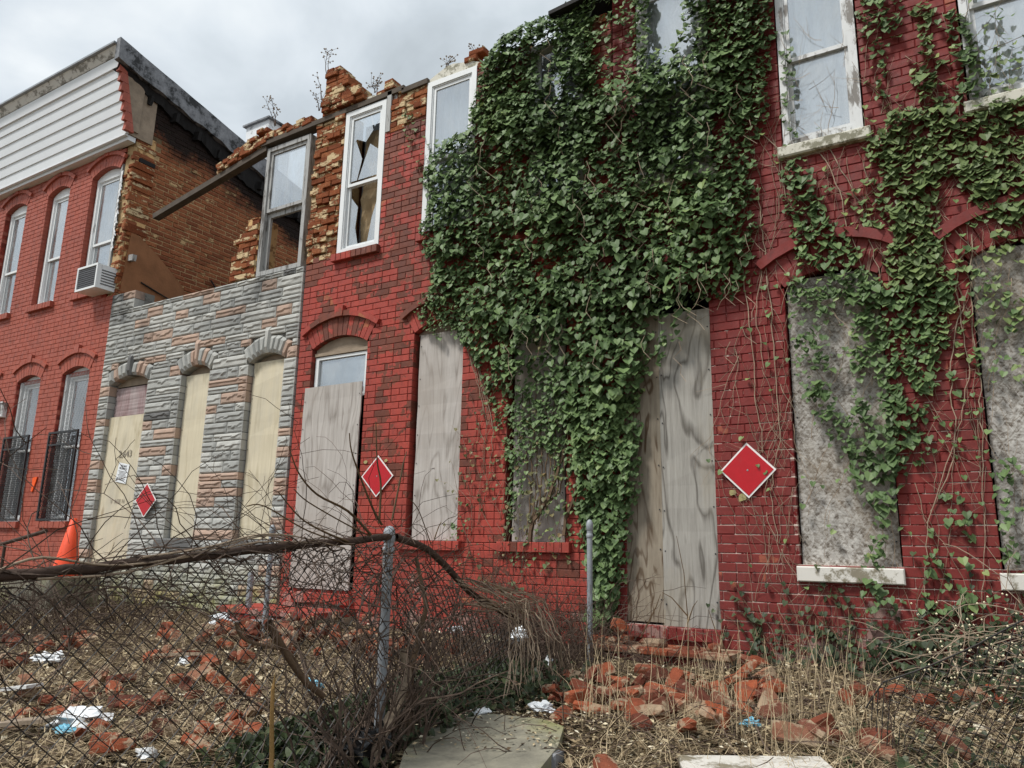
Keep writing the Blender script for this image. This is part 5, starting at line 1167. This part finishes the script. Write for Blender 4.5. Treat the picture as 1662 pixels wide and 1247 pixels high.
def rub(x, y, label, group, lift=0., big=None, z=None, rot=None):
    big = rnd.choice((0, 1, 1, 2, 2, 3, 4, 4, 5)) if big is None else big
    if group in ZONES:
        a_, b_ = ZONES[group]; label = SIZES[big] + ' ' + label + (', left part' if x < a_ else ', right part' if x > b_ else ', middle part')
    o = bpy.data.objects.new('broken_brick', BR[big]); C.objects.link(o)
    tl = .35; o.rotation_euler = rot or (rnd.gauss(0, tl) + rnd.choice((0, 0, math.pi / 2)), rnd.gauss(0, tl), U(0, 6.3)); o.location = (x, y, (gz(x, y) + .03 + lift) if z is None else z); s_ = U(.85, 1.08); o.scale = (s_, s_, s_)
    tag(o, label, 'brick', group); return o
LD, GD = 'orange brick in rubble before the plywood door', 'bricks strewn before the plywood door'
Dpx = [(913, 1091), (932, 1085), (976, 1084), (946, 1110), (976, 1128), (913, 1152), (1030, 1150), (1115, 1180), (1052, 1077), (1068, 1087), (1123, 1085), (1037, 1098), (1075, 1108), (1141, 1106), (1168, 1112), (1212, 1082), (1215, 1115), (1209, 1138), (1158, 1166), (1174, 1163), (1040, 1175), (984, 1240), (960, 1090), (1000, 1092), (1095, 1095), (1020, 1112), (960, 1145), (1100, 1120), (1190, 1095), (1240, 1105), (1060, 1125), (895, 1110), (905, 1125), (1130, 1140), (1010, 1140), (1180, 1130), (935, 1128), (1085, 1140)]
for px, py in Dpx: p = on_ground(px, py + 20); rub(p.x, p.y, LD, GD, U(.0, .03), rnd.choice((0, 0, 1, 1, 4)))
for _ in range(30): p = on_ground(U(900, 1260), U(1112, 1175)); rub(p.x, p.y, LD, GD, U(-.01, .03))
for i, (px, py, lab) in enumerate(((1007, 1018, 'pointed pinkish brick propped against the foot of the plywood door'), (1017, 1037, 'orange half brick on the left end of the door step'), (992, 1040, 'dark brick bat leaning on the step beside the post'), (1060, 1043, 'squat red brick in the middle of the door step'), (975, 1038, 'flat brick at the ivy edge of the door step'), (1126, 1056, 'small bright brick on the door step under the grey board'), (1161, 1052, 'dark brick at the right end of the door step'))):
    p = at(px, py, -.2); rub(p.x, -.2, lab, None, 0, (4, 3, 2, 0, 1, 3, 3)[i], p.z, (1.0, .5, .7) if i == 0 else (U(-.2, .2), U(-.2, .2), U(-.6, .6)))
LR, GR = 'weathered brick in dead grass under the white sill', 'bricks lying in the right of the yard'
for px, py in ((1212, 1085), (1243, 1112), (1233, 1085), (1213, 1145), (1257, 1168), (1344, 1210), (1395, 1131), (1429, 1145), (1460, 1135), (1590, 1145), (1560, 1140), (1618, 1150), (1418, 1217), (1553, 1239), (1520, 1197), (1640, 1120), (1430, 1240), (1330, 1195), (1600, 1130), (1500, 1150), (1375, 1150)): p = on_ground(px, py); rub(p.x, p.y, LR, GR, .01)
p = on_ground(1290, 1215); rub(p.x, p.y, 'large orange tile-like brick tilted up in the dead grass', None, .04, 0, None, (.9, .2, .4)); p = on_ground(1322, 1212); rub(p.x, p.y, 'broad brown brick slab tilted against its neighbour in the grass', None, .04, 1, None, (.8, -.3, 2.6))
for px, py in ((1435, 1137), (1452, 1132), (1420, 1146)): p = on_ground(px, py); o = rub(p.x, p.y, 'bright orange crushed brick piece by the fallen mesh', 'orange crushed pieces by the fallen mesh', .01, 5)
LC, GC = 'red brick in the heap before the red stoop', 'rubble heap before the red house stoop'
for _ in range(95): x, y = rnd.gauss(-5.0, .75), -.85 + rnd.gauss(0, .33); y = min(y, -.15); rub(x, y, LC, GC, U(0, .16) * max(0, 1 - abs(x + 5) / 1.4))
LL, GL = 'loose brick behind the left chain link mesh', 'bricks in the left yards'
for px, py in ((70, 1062), (20, 1050), (105, 1060), (35, 1085), (5, 1095), (160, 1117), (195, 1120), (320, 1113), (380, 1187), (385, 1010), (365, 1030), (400, 1025), (380, 1080), (400, 1080), (340, 1090), (410, 1170), (265, 1200), (180, 1243), (320, 1240), (100, 1170), (20, 1035), (135, 1052)): p = on_ground(px, py); rub(p.x, p.y, LL, GL, .035, rnd.choice((0, 0, 1, 4)))
for _ in range(55): p = on_ground(U(-20, 420), U(1010, 1220)); rub(p.x, p.y, LL, GL, .015)
p = on_ground(735, 1168); rub(p.x, p.y, 'long dark red brick at the corner of the concrete walk', None, .03, 0, None, (.1, 0, .1)); p = on_ground(835, 1130); rub(p.x, p.y, 'orange brick half hidden in ivy beside the spilling vines', None, .03, 0, None, (0, .1, .2))
p = on_ground(1050, 1175, 0); p = on_ground(1165, 1185)
# ------------------------------------------------------------------ litter, dead grass, twigs
lt = MB()
def flake(x, y, s_, lift=.0):
    z = gz(x, y) + .008 + lift; a = U(0, 6.3); b_ = a + U(1.2, 2); c_ = Vector((x, y, z)); t1 = Vector((math.cos(a), math.sin(a), U(-.4, .4))) * s_; t2 = Vector((math.cos(b_), math.sin(b_), U(-.4, .4))) * s_ * U(.3, .7)
    lt.add([tuple(c_ - t1), tuple(c_ + t2 + Vector((0, 0, s_ * .2))), tuple(c_ + t1), tuple(c_ - t2)], [(0, 1, 2), (0, 2, 3)])
for _ in range(15000):
    p = on_ground(U(600, 1662), U(1070, 1250)); flake(p.x + U(-.05, .05), p.y + U(-.05, .05), U(.006, .022), U(0, .02))
for _ in range(9000):
    p = on_ground(U(-20, 700), U(990, 1250)); flake(p.x + U(-.1, .1), p.y + U(-.1, .1), U(.008, .03), U(0, .02))
for _ in range(1600): p = on_ground(rnd.gauss(850, 60), rnd.gauss(1172, 14)); flake(p.x, p.y, U(.006, .018), .03)
for _ in range(2600): p = on_ground(U(-20, 1662), U(1000, 1250)); flake(p.x, p.y, U(.02, .045), U(0, .02))
for _ in range(260): p = on_ground(U(660, 910), U(1185, 1250)); flake(p.x, p.y, U(.005, .016), .085)
tag(lt.build('leaf_litter', M['litter'], kind='stuff'), 'pale chips and dead leaves littering the yards', 'litter')
gr_ = MB()
def blade(x, y, h, lean, wd=.004, z=None):
    a = U(0, 6.3); z = gz(x, y) if z is None else z; b_ = Vector((x, y, z)); d = Vector((math.cos(a), math.sin(a), 0)); s_ = Vector((-math.sin(a), math.cos(a), 0)) * wd; n = 3; vs = []
    for k in range(n + 1): t = k / n; p = b_ + d * (lean * t * t) + Vector((U(-.01, .01), U(-.01, .01), h * (t - .35 * (lean / (h + lean)) * t * t))); vs += [tuple(p - s_ * (1 - .7 * t)), tuple(p + s_ * (1 - .7 * t))]
    gr_.add(vs, [(2 * k, 2 * k + 1, 2 * k + 3, 2 * k + 2) for k in range(n)])
def clearpath(x, y): return -2.45 < x < -1.75 and y < -1.75
for _ in range(4200):
    p = on_ground(U(930, 1662), U(1080, 1290))
    if clearpath(p.x, p.y): continue
    dn = mn.noise(Vector((p.x * 2.2, p.y * 2.2, 9)))
    if dn < -.1 and U(0, 1) < .7: continue
    blade(p.x, p.y, U(.02, .13) * (2.2 if U(0, 1) < .12 else 1), U(.06, .3), U(.0012, .003))
for _ in range(4600): p = on_ground(U(-30, 640), U(1000, 1260)); blade(p.x, p.y, U(.02, .14), U(.08, .32), U(.0015, .004))
for (px, py) in ((1145, 1140), (1175, 1160), (1300, 1180), (1360, 1190), (1210, 1200), (1110, 1190), (1010, 1180), (1085, 1110), (1390, 1230), (1260, 1230), (960, 1180), (1330, 1120)):
    c_ = on_ground(px, py)
    for _ in range(16): blade(c_.x + rnd.gauss(0, .06), c_.y + rnd.gauss(0, .06), U(.25, .6), U(.02, .18), .0022)
tag(gr_.build('dead_grass', M['straw'], kind='stuff'), 'dry straw coloured grass standing over the rubble', 'grass')
tw_ = MB()
for _ in range(900): p = on_ground(U(-20, 1662), U(1040, 1250)); sprout(tw_, (p.x, p.y, p.z + .02), (U(-1, 1), U(-1, 1), U(0, .35)), U(.15, .5), U(.002, .005), .0015, .2, 3, .3)
for _ in range(420): p = on_ground(U(0, 640), U(960, 1080)); sprout(tw_, (p.x, p.y, p.z), (U(-1, 1), U(-1, 1), U(.2, 1)), U(.15, .5), U(.002, .004), .0012, .25, 3, .3)
tag(tw_.build('fallen_twigs', M['bramble'], kind='stuff'), 'thin dead twigs scattered over the ground', 'twigs')
for pts, r0 in (([(1155, 1140), (1140, 1010), (1135, 950), (1100, 880)], .004), ([(1135, 1000), (1090, 968)], .0025), ([(1138, 1010), (1125, 990), (1110, 975)], .002)):
    pass
BT = thing('dry_brush', 'low reddish brush of dead stems in front of the stone house', 'brush', (-8.5, -1.2, -.85)); m = MB()
for _ in range(900): p = Vector((U(-10.6, -6.9), U(-2.0, -.25), 0)); p.z = gz(p.x, p.y); sprout(m, p, (U(-.6, .6), U(-.6, .6), 1), U(.2, .65), U(.002, .004), .001, .25, 3, .2, None, .12)
m.build('stems', M['bramble'], BT, kind='stuff')
BU = thing('dry_brush', 'thin dead stems standing behind the mesh before the red house', 'brush', (-4.5, -2.2, -.95)); m = MB()
for _ in range(260): p = Vector((U(-6.6, -3.0), U(-3.6, -.8), 0)); p.z = gz(p.x, p.y); sprout(m, p, (U(-1, 1), U(-1, 1), U(.3, 1)), U(.2, .6), U(.0016, .003), .001, .3, 3, .35, None, .15)
m.build('stems', M['stem'], BU, kind='stuff')
WS = thing('weed', 'tall bare weed standing before the plywood door', 'weed', on_ground(1125, 1110)); m = MB()
for pts in ([(1119, 1095), (1116, 1000), (1110, 930), (1098, 870)], [(1116, 1000), (1090, 970), (1075, 962)], [(1117, 1010), (1125, 985), (1132, 975)], [(1040, 1035), (1065, 985), (1072, 965)], [(1190, 1080), (1160, 1020), (1150, 990)]):
    m.tube([at(px, py, -.5) for px, py in pts], .005, .002, 4)
m.build('stem', M['shoot'], WS)
SK = thing('wooden_stake', 'broken yellowish wooden stake standing at the lower left', 'stake', (-2.35, -3.5, -1.05)); m = MB(); a = atx(443, 1118, -2.35); b = atx(436, 1290, -2.35)
m.tube([b, b.lerp(a, .35) + Vector((0, .008, 0)), b.lerp(a, .7), a], .010, .007, 6); m.tube([a, a + Vector((0, .004, .05))], .008, .001, 5); m.build('shaft', simple('peeled_wood', hx('84683e'), .3, 14, .8, .3), SK)
# ------------------------------------------------------------------ rubbish
def crumple(name, label, cat, px, py, size, mat, flat=.5, lift=.0, seed=0, pos=None, grp=None):
    p = pos or on_ground(px, py); m = MB(); n1, n2 = 16, 10; vs = []
    for j in range(n2 + 1):
        th = math.pi * j / n2
        for i in range(n1):
            ph = 2 * math.pi * i / n1; d = Vector((math.sin(th) * math.cos(ph), math.sin(th) * math.sin(ph), math.cos(th))); k = 1 + .75 * mn.noise(d * 2.1 + Vector((seed * 3.1, 0, 0))) + U(-.10, .10) + .25 * mn.noise(d * 6 + Vector((seed, 2, 0)))
            vs.append((p.x + d.x * size * k, p.y + d.y * size * k * .8, p.z + lift + size * flat * .6 + d.z * size * flat * k))
    m.add(vs, [(j * n1 + i, j * n1 + (i + 1) % n1, (j + 1) * n1 + (i + 1) % n1, (j + 1) * n1 + i) for j in range(n2) for i in range(n1)]); o = m.build(name, mat); tag(o, label, cat, grp); return o
W = M['trashwhite']
crumple('plastic_bag', 'crumpled white bag in front of the stone house rubble', 'bag', 358, 1015, .14, W, .6, 0, 1); crumple('plastic_bag', 'white plastic bag with blue print near the lower left', 'bag', 125, 1185, .16, W, .35, .02, 2); crumple('plastic_wrapper', 'blue wrapper beside the white bag at lower left', 'wrapper', 104, 1200, .06, M['trashblue'], .4, .02, 3)
crumple('plastic_bag', 'white rag lying on the bricks behind the mesh', 'bag', 78, 1080, .11, W, .35, .02, 4); crumple('paper_scrap', 'white paper scrap in the middle of the left yard', 'paper', 300, 1080, .06, W, .5, .01, 5); crumple('paper_scrap', 'cream paper scrap by the bricks at the left edge', 'paper', 22, 1045, .09, M['cream'], .4, .02, 6)
crumple('paper_scrap', 'pale pink wrapper at the very bottom left', 'paper', 235, 1243, .05, W, .6, .02, 7); crumple('plastic_bottle', 'crushed clear bottle near the wooden stake', 'bottle', 508, 1128, .06, M['trashblue'], .6, .03, 8); crumple('paper_scrap', 'white wrapper at the edge of the concrete walk', 'paper', 780, 1180, .05, W, .4, .06, 9)
crumple('paper_scrap', 'torn white paper at the foot of the spilling vines', 'paper', 880, 1165, .065, W, .5, .03, 10); crumple('paper_cup', 'small white cup tucked behind the broken bricks', 'cup', 893, 1093, .05, W, .8, .03, 11); crumple('paper_scrap', 'white tissue stuck in the collapsed mesh', 'paper', 0, 0, .05, W, .9, 0, 12, atx(843, 1037, FX - .1)); crumple('paper_scrap', 'small white fleck of plastic in the dead grass', 'paper', 1046, 1200, .025, W, .6, .02, 13); crumple('plastic_wrapper', 'blue and white wrapper in the grass right of the bricks', 'wrapper', 1219, 1180, .045, M['trashblue'], .5, .02, 14)
crumple('paper_scrap', 'white scrap on the rubble before the red house', 'paper', 740, 1050, .06, W, .4, .12, 15); crumple('paper_scrap', 'cream cup lid in the rubble behind the collapsed mesh', 'paper', 795, 1065, .08, M['cream'], .5, .1, 16)
crumple('rubbish_bag', 'shiny black rubbish bag at the bottom of the picture', 'bag', 0, 0, .12, M['trashblack'], .8, 0, 17, Vector((-2.62, -2.86, -1.0))); crumple('rubbish_bag', 'black plastic draped upright beside the rubbish bag', 'bag', 0, 0, .05, M['trashblack'], 2.0, 0, 18, Vector((-2.53, -2.8, -1.0)))
for (px, py, a, L_, lab, mt) in ((415, 1022, .3, .42, 'white painted plank on the rubble before the stoop', 'worn'), (30, 1140, .2, .25, 'grey board scrap at the left edge behind the mesh', 'worn'), (290, 1080, .1, .5, 'long pale stick across the left yard', 'stem'), (40, 1200, .4, .3, 'thin dark board scrap low at the left edge', 'timber'), (150, 950, .1, .9, 'slanted grey slate sheet by the orange cone', 'tar'), (880, 1020, 0, .01, '', '')):
    if not lab: continue
    p = on_ground(px, py); m = MB(); d = Vector((math.cos(a), math.sin(a), .03)) * L_ / 2; m.bar(p - d + Vector((0, 0, .07)), p + d + Vector((0, 0, .10)), .12 if mt != 'stem' else .03, .02); tag(m.build('scrap_plank' if mt != 'stem' else 'stick', M[mt]), lab, 'plank' if mt != 'stem' else 'stick')
a = on_ground(1100, 1243, 0); b = on_ground(1335, 1243, 0); m = MB(); d = (b - a).normalized(); s_ = Vector((d.y, -d.x, 0)); m.add([tuple(q + Vector((0, 0, .05))) for q in (a, b, b + s_ * .3, a + s_ * .3)] + [tuple(q + Vector((0, 0, .012))) for q in (a, b, b + s_ * .3, a + s_ * .3)], [(3, 2, 1, 0), (0, 1, 5, 4), (1, 2, 6, 5), (3, 0, 4, 7), (2, 3, 7, 6)])
o = m.build('foam_panel', M['sillwhite']); tag(o, 'flat white panel lying in the grass at the bottom edge', 'panel'); o.modifiers.new('b', 'BEVEL').width = .012
p = on_ground(892, 1246); m = MB(); m.bev(p.x - .05, p.x + .05, p.y - .05, p.y + .05, p.z, p.z + .07, .02); tag(m.build('stone_lump', M['tar']), 'small grey stone lump at the bottom edge of the walk', 'stone')
